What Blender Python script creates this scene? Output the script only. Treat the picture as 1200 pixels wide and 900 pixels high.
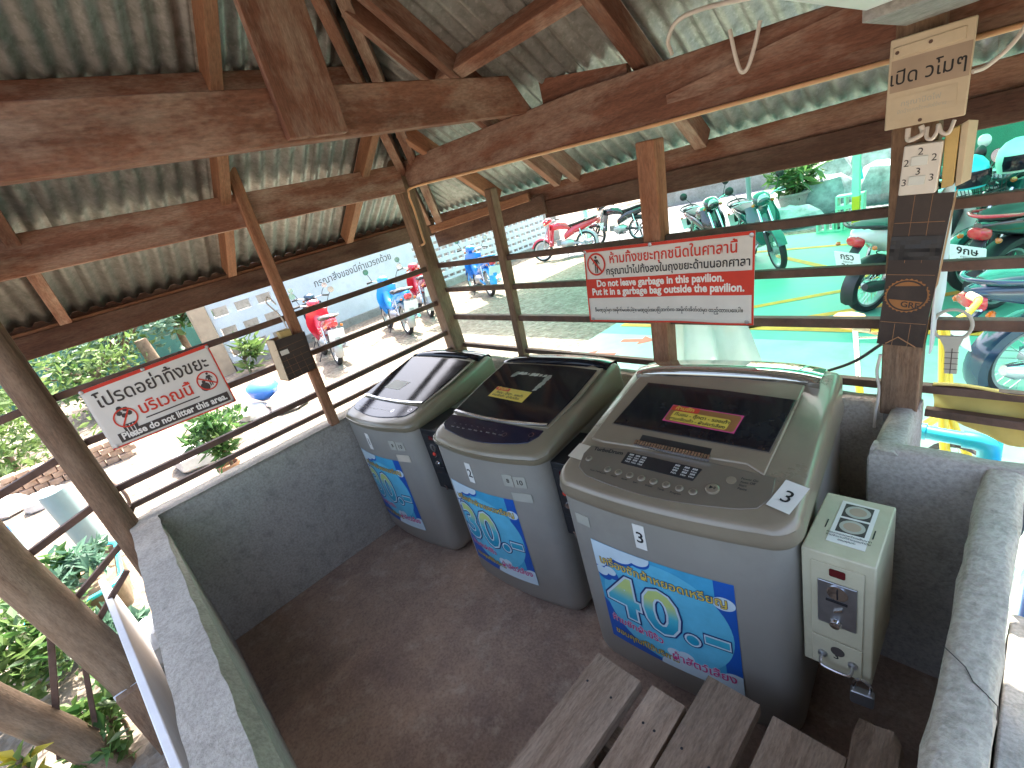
import bpy, math, random
from mathutils import Vector, Matrix
random.seed(7)
R = math.radians
for o in list(bpy.data.objects): bpy.data.objects.remove(o)
SC = bpy.context.scene
COL = SC.collection

# ---------------------------------------------------------------- camera
def make_camera():
    f, yaw, pitch, roll = 551.6, 0.9004, 0.3729, -0.2708
    F = Vector((-math.sin(yaw)*math.cos(pitch), math.cos(yaw)*math.cos(pitch), -math.sin(pitch)))
    X = F.cross(Vector((0, 0, 1))).normalized(); U = X.cross(F)
    c, s = math.cos(roll), math.sin(roll)
    X2 = c*X + s*U; U2 = -s*X + c*U
    cd = bpy.data.cameras.new('camera'); cd.sensor_width = 36; cd.lens = 36*f/1200
    cd.clip_start = 0.03; cd.clip_end = 500
    co = bpy.data.objects.new('camera', cd); COL.objects.link(co)
    M = Matrix((X2, U2, -F)).transposed().to_4x4(); M.translation = Vector((0, 0, 1.9))
    co.matrix_world = M; SC.camera = co
make_camera()

# ---------------------------------------------------------------- world, sun, exposure
SUN_AZ = Vector((-0.62, 0.78)).normalized(); SUN_EL = R(60)
w = bpy.data.worlds.new('World'); SC.world = w; w.use_nodes = True
nt = w.node_tree; bg = nt.nodes['Background']; bg.inputs[1].default_value = 0.14
sky = nt.nodes.new('ShaderNodeTexSky'); sky.sky_type = 'NISHITA'; sky.sun_disc = False
sky.sun_elevation = SUN_EL; sky.sun_rotation = math.atan2(SUN_AZ.x, SUN_AZ.y)
sky.dust_density = 6.0; sky.air_density = 1.0; sky.ozone_density = 0.3
nt.links.new(sky.outputs[0], bg.inputs[0])
sl = bpy.data.lights.new('sun', 'SUN'); sl.energy = 3.3; sl.angle = R(0.5); sl.color = (1.0, 0.93, 0.82)
so = bpy.data.objects.new('sun', sl); COL.objects.link(so); so.location = (-6, 8, 12)
sd = Vector((SUN_AZ.x*math.cos(SUN_EL), SUN_AZ.y*math.cos(SUN_EL), math.sin(SUN_EL)))
so.rotation_euler = sd.to_track_quat('Z', 'Y').to_euler()
vs = SC.view_settings; vs.view_transform = 'Standard'; vs.look = 'None'; vs.gamma = 1
vs.exposure = 2.84; vs.use_curve_mapping = False
SC.cycles.max_bounces = 10; SC.cycles.diffuse_bounces = 6; SC.cycles.use_denoising = True
SC.cycles.sample_clamp_indirect = 8

# ---------------------------------------------------------------- materials
MATS = {}
def newmat(name):
    m = bpy.data.materials.new(name); m.use_nodes = True
    n = m.node_tree; b = n.nodes['Principled BSDF']; MATS[name] = m
    return m, n, b
def node(n, t, **kw):
    x = n.nodes.new(t)
    for k, v in kw.items():
        if k.startswith('i_'): x.inputs[int(k[2:]) if k[2:].isdigit() else k[2:]].default_value = v
        else: setattr(x, k, v)
    return x
def ramp(n, fac, stops):
    r = node(n, 'ShaderNodeValToRGB'); e = r.color_ramp.elements
    e[0].position, e[0].color = stops[0][0], (*stops[0][1], 1)
    e[1].position, e[1].color = stops[-1][0], (*stops[-1][1], 1)
    for p, c in stops[1:-1]:
        q = e.new(p); q.color = (*c, 1)
    n.links.new(fac, r.inputs[0]); return r
def mixc(n, fac, a, b, mode='MIX'):
    m = node(n, 'ShaderNodeMix', data_type='RGBA', blend_type=mode)
    for s, v in ((0, fac), (6, a), (7, b)):
        if hasattr(v, 'links'): n.links.new(v, m.inputs[s])
        elif isinstance(v, tuple): m.inputs[s].default_value = (*v, 1)
        else: m.inputs[s].default_value = v
    return m.outputs[2]
def noise(n, vec, scale, detail=4, rough=.6, dim='3D'):
    t = node(n, 'ShaderNodeTexNoise'); t.inputs['Scale'].default_value = scale
    t.inputs['Detail'].default_value = detail; t.inputs['Roughness'].default_value = rough
    if vec is not None: n.links.new(vec, t.inputs['Vector'])
    return t
def coords(n, kind='Object', scale=(1, 1, 1), rnd=True):
    tc = node(n, 'ShaderNodeTexCoord'); mp = node(n, 'ShaderNodeMapping')
    mp.inputs['Scale'].default_value = scale
    n.links.new(tc.outputs[kind], mp.inputs['Vector'])
    if rnd:
        oi = node(n, 'ShaderNodeObjectInfo'); cx = node(n, 'ShaderNodeCombineXYZ')
        ml = node(n, 'ShaderNodeMath', operation='MULTIPLY'); ml.inputs[1].default_value = 37.0
        n.links.new(oi.outputs['Random'], ml.inputs[0])
        for k in range(3): n.links.new(ml.outputs[0], cx.inputs[k])
        n.links.new(cx.outputs[0], mp.inputs['Location'])
    return mp.outputs[0]
def bump(n, b, h, strength=.3, dist=.01):
    bm = node(n, 'ShaderNodeBump'); bm.inputs['Strength'].default_value = strength
    bm.inputs['Distance'].default_value = dist
    n.links.new(h, bm.inputs['Height']); n.links.new(bm.outputs[0], b.inputs['Normal'])

def plain(name, col, rough=.5, metal=0, var=.12, vscale=9, coat=0, dirt=None, dirt_amt=.5, bmp=0, spec=None):
    """a colour with mottling, optional dirt patches with a shape of their own, and a little relief"""
    m, n, b = newmat(name)
    v = coords(n)
    t = noise(n, v, vscale, 5, .65)
    dk = tuple(c*(1-var*1.6) for c in col); lt = tuple(min(1, c*(1+var)) for c in col)
    r = ramp(n, t.outputs[0], [(.3, dk), (.7, lt)])
    out = r.outputs[0]
    if dirt:
        t2 = noise(n, v, vscale*.45, 8, .75)
        k = ramp(n, t2.outputs[0], [(.5, (0, 0, 0)), (.72, (dirt_amt,)*3)])
        out = mixc(n, k.outputs[0], out, dirt)
    n.links.new(out, b.inputs['Base Color'])
    b.inputs['Roughness'].default_value = rough; b.inputs['Metallic'].default_value = metal
    if spec is not None: b.inputs['Specular IOR Level'].default_value = spec
    if coat: b.inputs['Coat Weight'].default_value = coat; b.inputs['Coat Roughness'].default_value = .08
    if rough > .15:
        rr = node(n, 'ShaderNodeMapRange'); rr.inputs[3].default_value = max(.02, rough-.1); rr.inputs[4].default_value = min(1, rough+.12)
        n.links.new(t.outputs[0], rr.inputs[0]); n.links.new(rr.outputs[0], b.inputs['Roughness'])
    if bmp:
        t3 = noise(n, v, vscale*6, 4, .6); bump(n, b, t3.outputs[0], bmp, .004)
    return m
def wood(name, dark, light, dust, dust_amt=.5, rough=.75, su=2.2, sv=34, crack=.35):
    m, n, b = newmat(name)
    v = coords(n, 'UV', (su, sv, 1)); vb = coords(n, 'UV', (2.2, 7, 1)); vf = coords(n, 'UV', (40, 190, 1))
    g = noise(n, v, 1, 7, .65); big = noise(n, vb, 1, 6, .7); fine = noise(n, vf, 1, 3, .6)
    oi = node(n, 'ShaderNodeObjectInfo')
    c = ramp(n, g.outputs[0], [(.28, dark), (.5, tuple((a+b_)/2 for a, b_ in zip(dark, light))), (.75, light)]).outputs[0]
    k = ramp(n, big.outputs[0], [(.45, (0, 0, 0)), (.75, (dust_amt,)*3)])
    c = mixc(n, k.outputs[0], c, dust)
    f = ramp(n, fine.outputs[0], [(.3, (.72, .72, .72)), (.62, (1.06, 1.06, 1.06))])
    c = mixc(n, 1.0, c, f.outputs[0], 'MULTIPLY')
    rv = node(n, 'ShaderNodeMapRange'); rv.inputs[3].default_value = .78; rv.inputs[4].default_value = 1.15
    n.links.new(oi.outputs['Random'], rv.inputs[0])
    hs = node(n, 'ShaderNodeHueSaturation'); n.links.new(rv.outputs[0], hs.inputs['Value']); n.links.new(c, hs.inputs['Color'])
    n.links.new(hs.outputs[0], b.inputs['Base Color']); b.inputs['Roughness'].default_value = rough
    b.inputs['Specular IOR Level'].default_value = .3
    ad = node(n, 'ShaderNodeMath', operation='ADD'); n.links.new(g.outputs[0], ad.inputs[0]); n.links.new(fine.outputs[0], ad.inputs[1])
    bump(n, b, ad.outputs[0], crack, .006)
    return m
WOOD = wood('red_timber', (.125, .05, .030), (.29, .13, .080), (.46, .34, .26), .9, .8, 1.4, 20)
FASC = wood('shade_toned_timber', (.062, .028, .019), (.155, .075, .048), (.28, .19, .14), .6, .8, 1.3, 18)  # eave shade put into the colour: a darker, less red timber
WOODO = wood('orange_timber', (.20, .08, .042), (.38, .18, .095), (.44, .28, .18), .45)
WOODP = wood('post_timber', (.10, .06, .038), (.25, .15, .09), (.34, .26, .18), .5, .8)
SLAT = wood('weathered_slat', (.15, .095, .06), (.46, .33, .23), (.52, .42, .32), .5, .85, 2.0, 24, .8)
LOG = wood('bare_log', (.15, .09, .05), (.36, .26, .17), (.45, .36, .26), .5, .8, 1.5, 16, .6)

def plaster(name, base, stain, moss, moss_amt, sc=2.0):
    m, n, b = newmat(name); v = coords(n, 'Object', (1, 1, 1), False)
    t1 = noise(n, v, sc, 9, .72); t2 = noise(n, v, sc*7, 6, .7); t3 = noise(n, v, 90, 3, .6)
    c = mixc(n, ramp(n, t1.outputs[0], [(.38, (0, 0, 0)), (.62, (1, 1, 1))]).outputs[0], base, stain)
    c = mixc(n, ramp(n, t2.outputs[0], [(.52, (0, 0, 0)), (.7, (moss_amt,)*3)]).outputs[0], c, moss)
    c = mixc(n, 1.0, c, ramp(n, t3.outputs[0], [(.25, (.7, .7, .7)), (.6, (1.05, 1.05, 1.05))]).outputs[0], 'MULTIPLY')
    n.links.new(c, b.inputs['Base Color']); b.inputs['Roughness'].default_value = .9
    b.inputs['Specular IOR Level'].default_value = .25
    ad = node(n, 'ShaderNodeMath', operation='ADD'); n.links.new(t2.outputs[0], ad.inputs[0]); n.links.new(t3.outputs[0], ad.inputs[1])
    bump(n, b, ad.outputs[0], .45, .008)
    return m
PLASTER = plaster('grey_plaster', (.46, .415, .355), (.39, .35, .30), (.17, .16, .125), .45)
FLOORM = plaster('dirty_cement', (.42, .29, .205), (.25, .175, .14), (.52, .42, .32), .55, 1.5)
CONC = plaster('rough_concrete', (.36, .35, .33), (.24, .23, .21), (.12, .12, .10), .5)
WHITEWALL = plaster('whitewashed_wall', (.62, .66, .70), (.5, .54, .58), (.36, .38, .38), .3, .6)
MINTWALL = plaster('mint_wall', (.08, .22, .17), (.06, .17, .13), (.07, .15, .12), .4, .8)

def zinc():
    m, n, b = newmat('galvanised_sheet'); v = coords(n, 'Object', (1, 1, 1), False)
    t1 = noise(n, v, 2.2, 8, .7); t2 = noise(n, v, 26, 5, .65); t3 = noise(n, v, 70, 3, .5)
    c = ramp(n, t1.outputs[0], [(.3, (.23, .22, .20)), (.55, (.33, .32, .295)), (.75, (.44, .43, .40))]).outputs[0]
    c = mixc(n, ramp(n, t2.outputs[0], [(.42, (0, 0, 0)), (.7, (.75,)*3)]).outputs[0], c, (.14, .145, .12))
    c = mixc(n, ramp(n, t3.outputs[0], [(.56, (0, 0, 0)), (.72, (.35,)*3)]).outputs[0], c, (.50, .50, .47))
    oi = node(n, 'ShaderNodeObjectInfo'); rv = node(n, 'ShaderNodeMapRange'); rv.inputs[3].default_value = .75; rv.inputs[4].default_value = 1.15
    n.links.new(oi.outputs['Random'], rv.inputs[0])
    hs = node(n, 'ShaderNodeHueSaturation'); n.links.new(rv.outputs[0], hs.inputs['Value']); n.links.new(c, hs.inputs['Color'])
    n.links.new(hs.outputs[0], b.inputs['Base Color'])
    b.inputs['Metallic'].default_value = .4; b.inputs['Roughness'].default_value = .5
    bump(n, b, t2.outputs[0], .12, .004)
    return m
ZINC = zinc()

def gravel(name, stops, sc):
    m, n, b = newmat(name); v = coords(n, 'Object', (1, 1, 1), False)
    vo = node(n, 'ShaderNodeTexVoronoi'); vo.inputs['Scale'].default_value = sc; n.links.new(v, vo.inputs['Vector'])
    t1 = noise(n, v, 1.1, 9, .75); t2 = noise(n, v, sc*.6, 6, .75)
    c = ramp(n, t2.outputs[0], stops).outputs[0]
    c = mixc(n, .35, c, ramp(n, vo.outputs['Color'], [(.1, stops[0][1]), (.9, stops[-1][1])]).outputs[0])
    c = mixc(n, ramp(n, t1.outputs[0], [(.45, (0, 0, 0)), (.7, (.6,)*3)]).outputs[0], c, tuple(x*.62 for x in stops[1][1]))
    n.links.new(c, b.inputs['Base Color']); b.inputs['Roughness'].default_value = .95
    b.inputs['Specular IOR Level'].default_value = .2
    bump(n, b, vo.outputs['Distance'], .8, .03)
    return m
GRAVEL = gravel('pale_gravel', [(.3, (.075, .055, .040)), (.5, (.175, .145, .115)), (.72, (.34, .30, .25))], 15)

def leafmat(name, c1, c2, c3):
    m, n, b = newmat(name)
    g = node(n, 'ShaderNodeNewGeometry')
    r = ramp(n, g.outputs['Random Per Island'], [(0, c1), (.5, c2), (1, c3)])
    n.links.new(r.outputs[0], b.inputs['Base Color']); b.inputs['Roughness'].default_value = .45
    tr = node(n, 'ShaderNodeBsdfTranslucent'); n.links.new(r.outputs[0], tr.inputs[0])
    mx = node(n, 'ShaderNodeMixShader'); mx.inputs[0].default_value = .4
    n.links.new(b.outputs[0], mx.inputs[1]); n.links.new(tr.outputs[0], mx.inputs[2])
    n.links.new(mx.outputs[0], n.nodes['Material Output'].inputs[0])
    return m
LEAF_D = leafmat('deep_green_leaf', (.025, .07, .02), (.05, .13, .03), (.09, .19, .05))
LEAF_L = leafmat('lime_leaf', (.06, .12, .025), (.11, .19, .05), (.19, .27, .10))
LEAF_B = leafmat('blue_green_leaf', (.06, .13, .09), (.10, .20, .14), (.17, .29, .20))
LEAF_Y = leafmat('yellow_leaf', (.35, .30, .03), (.45, .38, .04), (.25, .32, .05))

def glassy(name, col, rough=.06, coat=1):
    m, n, b = newmat(name); v = coords(n); t = noise(n, v, 14, 6, .7)
    n.links.new(ramp(n, t.outputs[0], [(.45, col), (.8, tuple(c+.012 for c in col))]).outputs[0], b.inputs['Base Color'])
    rr = node(n, 'ShaderNodeMapRange'); rr.inputs[3].default_value = rough; rr.inputs[4].default_value = rough+.1
    n.links.new(t.outputs[0], rr.inputs[0]); n.links.new(rr.outputs[0], b.inputs['Roughness'])
    b.inputs['Coat Weight'].default_value = coat; b.inputs['Coat Roughness'].default_value = .03
    return m
def translucent(name, col, amt, rough=.4, alpha=1.0):
    m, n, b = newmat(name); v = coords(n); t = noise(n, v, 5, 5, .6)
    c = ramp(n, t.outputs[0], [(.3, tuple(x*.85 for x in col)), (.7, col)]).outputs[0]
    n.links.new(c, b.inputs['Base Color']); b.inputs['Roughness'].default_value = rough
    tr = node(n, 'ShaderNodeBsdfTranslucent'); n.links.new(c, tr.inputs[0])
    mx = node(n, 'ShaderNodeMixShader'); mx.inputs[0].default_value = amt
    n.links.new(b.outputs[0], mx.inputs[1]); n.links.new(tr.outputs[0], mx.inputs[2])
    last = mx.outputs[0]
    if alpha < 1:
        tp = node(n, 'ShaderNodeBsdfTransparent'); m2 = node(n, 'ShaderNodeMixShader'); m2.inputs[0].default_value = alpha
        n.links.new(tp.outputs[0], m2.inputs[1]); n.links.new(last, m2.inputs[2]); last = m2.outputs[0]
    n.links.new(last, n.nodes['Material Output'].inputs[0])
    return m
P = plain
BODY3 = P('grey_steel_body', (.335, .31, .265), .42, .2, .05, 3, dirt=(.17, .155, .13), dirt_amt=.35)
BODY1 = P('silver_steel_body', (.355, .33, .285), .4, .22, .04, 3, dirt=(.2, .19, .17), dirt_amt=.25)
CAP3 = P('champagne_plastic', (.265, .215, .15), .30, .12, .07, 5, dirt=(.20, .155, .10), dirt_amt=.55, coat=.25)
CONSOLE = P('champagne_gloss', (.46, .43, .36), .06, .75, .05, 5, coat=1); CONSOLE.node_tree.nodes['Principled BSDF'].inputs['Coat Roughness'].default_value = .02
CAP3B = P('champagne_panel', (.165, .135, .10), .36, .1, .05, 5, dirt=(.16, .13, .10), dirt_amt=.4, coat=.15)
CAP1 = P('bronze_plastic', (.24, .20, .13), .33, .1, .06, 5, dirt=(.19, .16, .11), dirt_amt=.4, coat=.25)
BLKGL = glassy('dark_lid_glass', (.008, .009, .013), .04, 0); BLKGL.node_tree.nodes['Principled BSDF'].inputs['Specular IOR Level'].default_value = .3
NAVY = glassy('navy_gloss_panel', (.010, .012, .03), .08, 0)
CHROME = P('chrome', (.7, .7, .72), .18, 1, .05)
STEEL = P('steel_plate', (.42, .43, .45), .32, .9, .12, 14)
BLACK = P('black_plastic', (.018, .018, .02), .45, 0, .2)
RUBBER = P('black_rubber', (.022, .022, .024), .75, 0, .2, 20, bmp=.2)
IRON = P('rusty_brown_iron', (.125, .075, .056), .7, .2, .3, 14, dirt=(.16, .075, .035), dirt_amt=.6, bmp=.2)
CREAM = P('cream_painted_metal', (.52, .475, .33), .45, 0, .08, 5, dirt=(.33, .27, .16), dirt_amt=.55)
PAPER = P('white_paper', (.74, .71, .64), .85, 0, .05, 6, dirt=(.6, .54, .44), dirt_amt=.35)
MASKT = P('masking_tape', (.55, .47, .36), .8, 0, .08)
INK = P('black_ink', (.015, .014, .014), .7, 0, .1)
GREYINK = P('dark_grey_ink', (.06, .048, .042), .7, 0, .1)
REDINK = P('red_ink', (.62, .045, .022), .7, 0, .08)
DIMRED = P('dim_red_window', (.10, .01, .012), .2, 0, .1)
WHITEINK = P('white_ink', (.82, .80, .74), .7, 0, .04)
VINYL = P('white_banner_vinyl', (.70, .68, .62), .6, 0, .05, 4, dirt=(.52, .5, .44), dirt_amt=.35)
YELL = P('yellow_ink', (.72, .52, .07), .6, 0, .06)
PINK = P('pink_ink', (.62, .06, .22), .6, 0, .06)
NAVYINK = P('navy_ink', (.012, .035, .16), .55, 0, .06)
SKYINK = P('sky_blue_print', (.06, .37, .58), .42, 0, .1, 9)
AQUA = P('aqua_print', (.12, .50, .68), .42, 0, .1, 9)
DEEP = P('deep_blue_print', (.012, .10, .42), .42, 0, .08, 9)
CLOUD = P('cloud_white_print', (.60, .72, .76), .42, 0, .06, 9)
TEAL, _n, _b = newmat('teal_to_lime_print')
_tc = node(_n, 'ShaderNodeTexCoord'); _sx = node(_n, 'ShaderNodeSeparateXYZ'); _n.links.new(_tc.outputs['Object'], _sx.inputs[0])
_n.links.new(ramp(_n, _sx.outputs['Z'], [(.39, (.015, .33, .50)), (.46, (.08, .50, .60)), (.52, (.55, .66, .22))]).outputs[0], _b.inputs['Base Color']); _b.inputs['Roughness'].default_value = .42
LIME = P('lime_print', (.42, .58, .20), .42, 0, .05)
CARD = P('brown_card', (.33, .17, .08), .8, 0, .15, 7)
CARDK = P('black_printed_card', (.035, .022, .017), .55, 0, .25, 7, dirt=(.075, .05, .04), dirt_amt=.5)
ORNG = P('orange_print', (.30, .125, .035), .6, 0, .15, 9)
BEIGE = P('beige_board', (.58, .48, .33), .7, 0, .08, 5, dirt=(.42, .31, .18), dirt_amt=.5)
TAN = P('tan_label', (.40, .30, .21), .75, 0, .1, 6)
YBOARD = P('yellow_board', (.58, .42, .16), .7, 0, .1, 6, dirt=(.3, .17, .05), dirt_amt=.5)
WPAINT = P('white_gloss_paint', (.70, .74, .70), .5, 0, .04, 5, dirt=(.5, .5, .42), dirt_amt=.3)
WBOARD = P('white_painted_board', (.60, .62, .64), .6, 0, .06, 5, dirt=(.4, .36, .3), dirt_amt=.4)
CABLE = P('white_cable', (.68, .62, .54), .5, 0, .08)
CABLEO = P('yellowed_cable', (.62, .34, .17), .5, 0, .1)
MINT = P('mint_floor_paint', (.13, .38, .285), .55, 0, .10, 2.2, dirt=(.19, .30, .25), dirt_amt=.85, bmp=.15)
YLINE = P('yellow_line_paint', (.78, .30, .03), .7, 0, .15, 6)
RLINE = P('red_line_paint', (.6, .13, .08), .7, 0, .15, 6)
ROCK = P('grey_rock', (.34, .36, .38), .9, 0, .35, 4, bmp=.6)
WROCK = P('pale_stone', (.55, .5, .46), .9, 0, .2, 4, bmp=.5)
BRICK = P('red_brick', (.40, .27, .19), .9, 0, .3, 8, bmp=.5)
POT = P('terracotta', (.42, .22, .13), .8, 0, .2, 7)
BARK = P('brown_bark', (.20, .145, .095), .9, 0, .3, 9, bmp=.7)
PVCW = P('white_pvc', (.20, .27, .28), .4, 0, .04)
PVCB = P('cyan_pvc', (.02, .42, .55), .35, 0, .06)
CYANP = P('cyan_plastic', (.03, .55, .62), .3, 0, .06, coat=.3)
BLUEP = P('blue_plastic', (.04, .16, .55), .35, 0, .08, coat=.2)
GREENP = P('pale_green_paint', (.40, .72, .58), .5, 0, .06)
YPAINT = P('yellow_gloss_paint', (.72, .50, .02), .35, 0, .05, coat=.3)
TANSEAT = P('tan_saddle', (.55, .36, .17), .5, 0, .08)
CLOTH = P('mustard_cloth', (.50, .40, .12), .9, 0, .12, 4, bmp=.3)
GREYPL = P('grey_putty_plastic', (.42, .40, .33), .5, 0, .08)
BAGM = translucent('clear_plastic_sheet', (.52, .60, .58), .45, .2, .92)
CANOPY = translucent('green_canopy_sheet', (.075, .44, .30), .70, .4)
ALU = P('alloy_grey', (.42, .43, .44), .4, .7, .1)
SEATK = P('black_vinyl_seat', (.022, .024, .026), .5, 0, .15)
LENSR = P('red_lens', (.55, .02, .03), .12, 0, .1, coat=1)
LENSW = glassy('clear_lens', (.5, .52, .54), .05)
AMBER = P('amber_lens', (.50, .13, .01), .15, 0, .05, coat=1)
PLATE = P('white_plate', (.72, .76, .76), .45, 0, .04)
PB = {k: P(k+'_bike_paint', c, .22, 0, .05, 4, coat=1) for k, c in dict(
    blue=(.02, .20, .68), sky=(.04, .34, .80), red=(.62, .025, .05), white=(.70, .72, .70), black=(.015, .017, .02),
    teal=(.008, .085, .075), navy=(.018, .045, .085), crimson=(.55, .02, .04)).items()}

# ---------------------------------------------------------------- mesh helpers
TXT = {}
def text_geo(s, offset=0.0, spacing=1.0):
    """outline of a line of writing, flat: (verts2d, faces, width); size 1"""
    key = (s, offset, spacing)
    if key in TXT: return TXT[key]
    cu = bpy.data.curves.new('writing', 'FONT'); cu.body = s; cu.size = 1; cu.offset = offset; cu.resolution_u = 3
    cu.space_character = spacing
    ob = bpy.data.objects.new('writing', cu); COL.objects.link(ob)
    bpy.context.view_layer.update()
    me = bpy.data.meshes.new_from_object(ob.evaluated_get(bpy.context.evaluated_depsgraph_get()))
    v = [(p.co.x, p.co.y) for p in me.vertices]; f = [tuple(p.vertices) for p in me.polygons]
    bpy.data.objects.remove(ob); bpy.data.curves.remove(cu); bpy.data.meshes.remove(me)
    x0 = min((p[0] for p in v), default=0); x1 = max((p[0] for p in v), default=1)
    TXT[key] = ([(a-x0, b) for a, b in v], f, x1-x0)
    return TXT[key]

class MB:
    def __init__(s): s.v = []; s.f = []; s.mi = []; s.uv = []; s.mats = []
    def m(s, mat):
        if mat not in s.mats: s.mats.append(mat)
        return s.mats.index(mat)
    def face(s, idx, mat, uv=None): s.f.append(tuple(idx)); s.mi.append(s.m(mat)); s.uv.append(uv)
    def poly(s, pts, mat, uv=None):
        k = len(s.v); s.v += [tuple(p) for p in pts]; s.face(range(k, k+len(pts)), mat, uv); return s
    def box(s, x0, x1, y0, y1, z0, z1, mat):
        d = (x1-x0, y1-y0, z1-z0); a = max(range(3), key=lambda i: d[i])
        c = Vector(((x0+x1)/2, (y0+y1)/2, (z0+z1)/2)); e = Vector([1.0 if i == a else 0 for i in range(3)])
        up = Vector((0, 0, 1)) if a != 2 else Vector((0, 1, 0))
        side = e.cross(up); wd = sum(abs(side[i])*d[i] for i in range(3)); ht = sum(abs(up[i])*d[i] for i in range(3))
        return s.beam(c-e*d[a]/2, c+e*d[a]/2, wd, ht, mat, up)
    def beam(s, a, b, w, h, mat, up=(0, 0, 1), taper=1.0):
        a = Vector(a); b = Vector(b); e = (b-a); L = e.length; e.normalize()
        up = Vector(up); sd = e.cross(up)
        if sd.length < 1e-5: sd = e.cross(Vector((0, 1, 0)))
        sd.normalize(); up = sd.cross(e)
        k = len(s.v); ou = random.random()*9
        for p, t in ((a, 1), (b, taper)):
            for i, j in ((-1, -1), (1, -1), (1, 1), (-1, 1)): s.v.append(tuple(p+sd*i*w*t/2+up*j*h*t/2))
        per = [0, w, w+h, 2*w+h, 2*(w+h)]
        for q in range(4):
            q2 = (q+1) % 4
            s.face((k+q, k+q2, k+4+q2, k+4+q), mat, [(ou, per[q]), (ou, per[q+1]), (ou+L, per[q+1]), (ou+L, per[q])])
        s.face((k+3, k+2, k+1, k), mat, [(0, 0), (.05, 0), (.05, .2), (0, .2)])
        s.face((k+4, k+5, k+6, k+7), mat, [(0, 0), (.05, 0), (.05, .2), (0, .2)])
        return s
    def tube(s, pts, r, n, mat, cap=True, closed=False, radii=None):
        pts = [Vector(p) for p in pts]; N = len(pts); k = len(s.v); ref = None; L = 0
        for i, p in enumerate(pts):
            if closed: t = pts[(i+1) % N]-pts[i-1]
            else: t = pts[min(i+1, N-1)]-pts[max(i-1, 0)]
            t.normalize()
            if ref is None: ref = t.orthogonal().normalized()
            ref = (ref-t*ref.dot(t)).normalized(); bi = t.cross(ref)
            rr = radii[i] if radii else r
            for q in range(n):
                an = 2*math.pi*q/n; s.v.append(tuple(p+ref*math.cos(an)*rr+bi*math.sin(an)*rr))
        for i in range(N if closed else N-1):
            i2 = (i+1) % N; L2 = L+(pts[i2]-pts[i]).length
            for q in range(n):
                q2 = (q+1) % n
                s.face((k+i*n+q, k+i*n+q2, k+i2*n+q2, k+i2*n+q), mat,
                       [(L, q/n*6.28*r), (L, (q+1)/n*6.28*r), (L2, (q+1)/n*6.28*r), (L2, q/n*6.28*r)])
            L = L2
        if cap and not closed:
            s.face([k+q for q in range(n)][::-1], mat); s.face([k+(N-1)*n+q for q in range(n)], mat)
        return s
    def lathe(s, prof, o, ax, n, mat, closed=False):
        """prof: (radius, height) pairs turned about axis ax through o"""
        o = Vector(o); ax = Vector(ax).normalized(); u = ax.orthogonal().normalized(); w_ = ax.cross(u); k = len(s.v)
        for r, h in prof:
            for q in range(n):
                an = 2*math.pi*q/n; s.v.append(tuple(o+ax*h+(u*math.cos(an)+w_*math.sin(an))*r))
        M = len(prof)
        for i in range(M if closed else M-1):
            i2 = (i+1) % M
            for q in range(n):
                q2 = (q+1) % n; s.face((k+i*n+q, k+i*n+q2, k+i2*n+q2, k+i2*n+q), mat)
        if not closed:
            if prof[0][0] > 1e-4: s.face([k+q for q in range(n)][::-1], mat)
            if prof[-1][0] > 1e-4: s.face([k+(M-1)*n+q for q in range(n)], mat)
        return s
    def loft(s, rings, mat, cap0=True, cap1=True):
        n = len(rings[0]); k = len(s.v)
        for rg in rings: s.v += [tuple(p) for p in rg]
        for i in range(len(rings)-1):
            for q in range(n):
                q2 = (q+1) % n; s.face((k+i*n+q, k+i*n+q2, k+(i+1)*n+q2, k+(i+1)*n+q), mat)
        if cap0: s.face([k+q for q in range(n)][::-1], mat)
        if cap1: s.face([k+(len(rings)-1)*n+q for q in range(n)], mat)
        return s
    def prism(s, poly, fr, h0, h1, mat):
        """poly (a,b) pairs CCW, fr(a,b,h)->point"""
        return s.loft([[fr(a, b, h0) for a, b in poly], [fr(a, b, h1) for a, b in poly]], mat)
    def text(s, st, size, fr, a, b, h, mat, align='L', bold=0.0, slope=0.0, spacing=1.0, fit=None, lim=1.12):
        v, f, _ = text_geo(st, bold, spacing); wd = text_geo(st, 0.0, spacing)[2]
        sx = size if not fit else (fit/wd)
        if fit: size = min(size, sx*lim)
        x0 = a-bold*sx-(wd*sx/2 if align == 'C' else wd*sx if align == 'R' else 0)
        k = len(s.v)
        for p, q in v: s.v.append(tuple(fr(x0+p*sx, b+q*size+slope*(p*sx), h)))
        for t in f: s.face([k+i for i in t], mat)
        return s
    def build(s, name, parent=None, at=None, local=False, bevel=0, smooth=30, seg=2):
        if at is None:
            if parent is not None and not local: at = tuple(parent.location)
            elif parent is not None: at = (0, 0, 0)
            else:
                zs = min(p[2] for p in s.v); xs = [p[0] for p in s.v]; ys = [p[1] for p in s.v]
                at = ((min(xs)+max(xs))/2, (min(ys)+max(ys))/2, zs)
        vv = [(p[0]-at[0], p[1]-at[1], p[2]-at[2]) for p in s.v]
        me = bpy.data.meshes.new(name); me.from_pydata(vv, [], s.f); me.update()
        for m_ in s.mats: me.materials.append(m_)
        me.polygons.foreach_set('material_index', s.mi)
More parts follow.
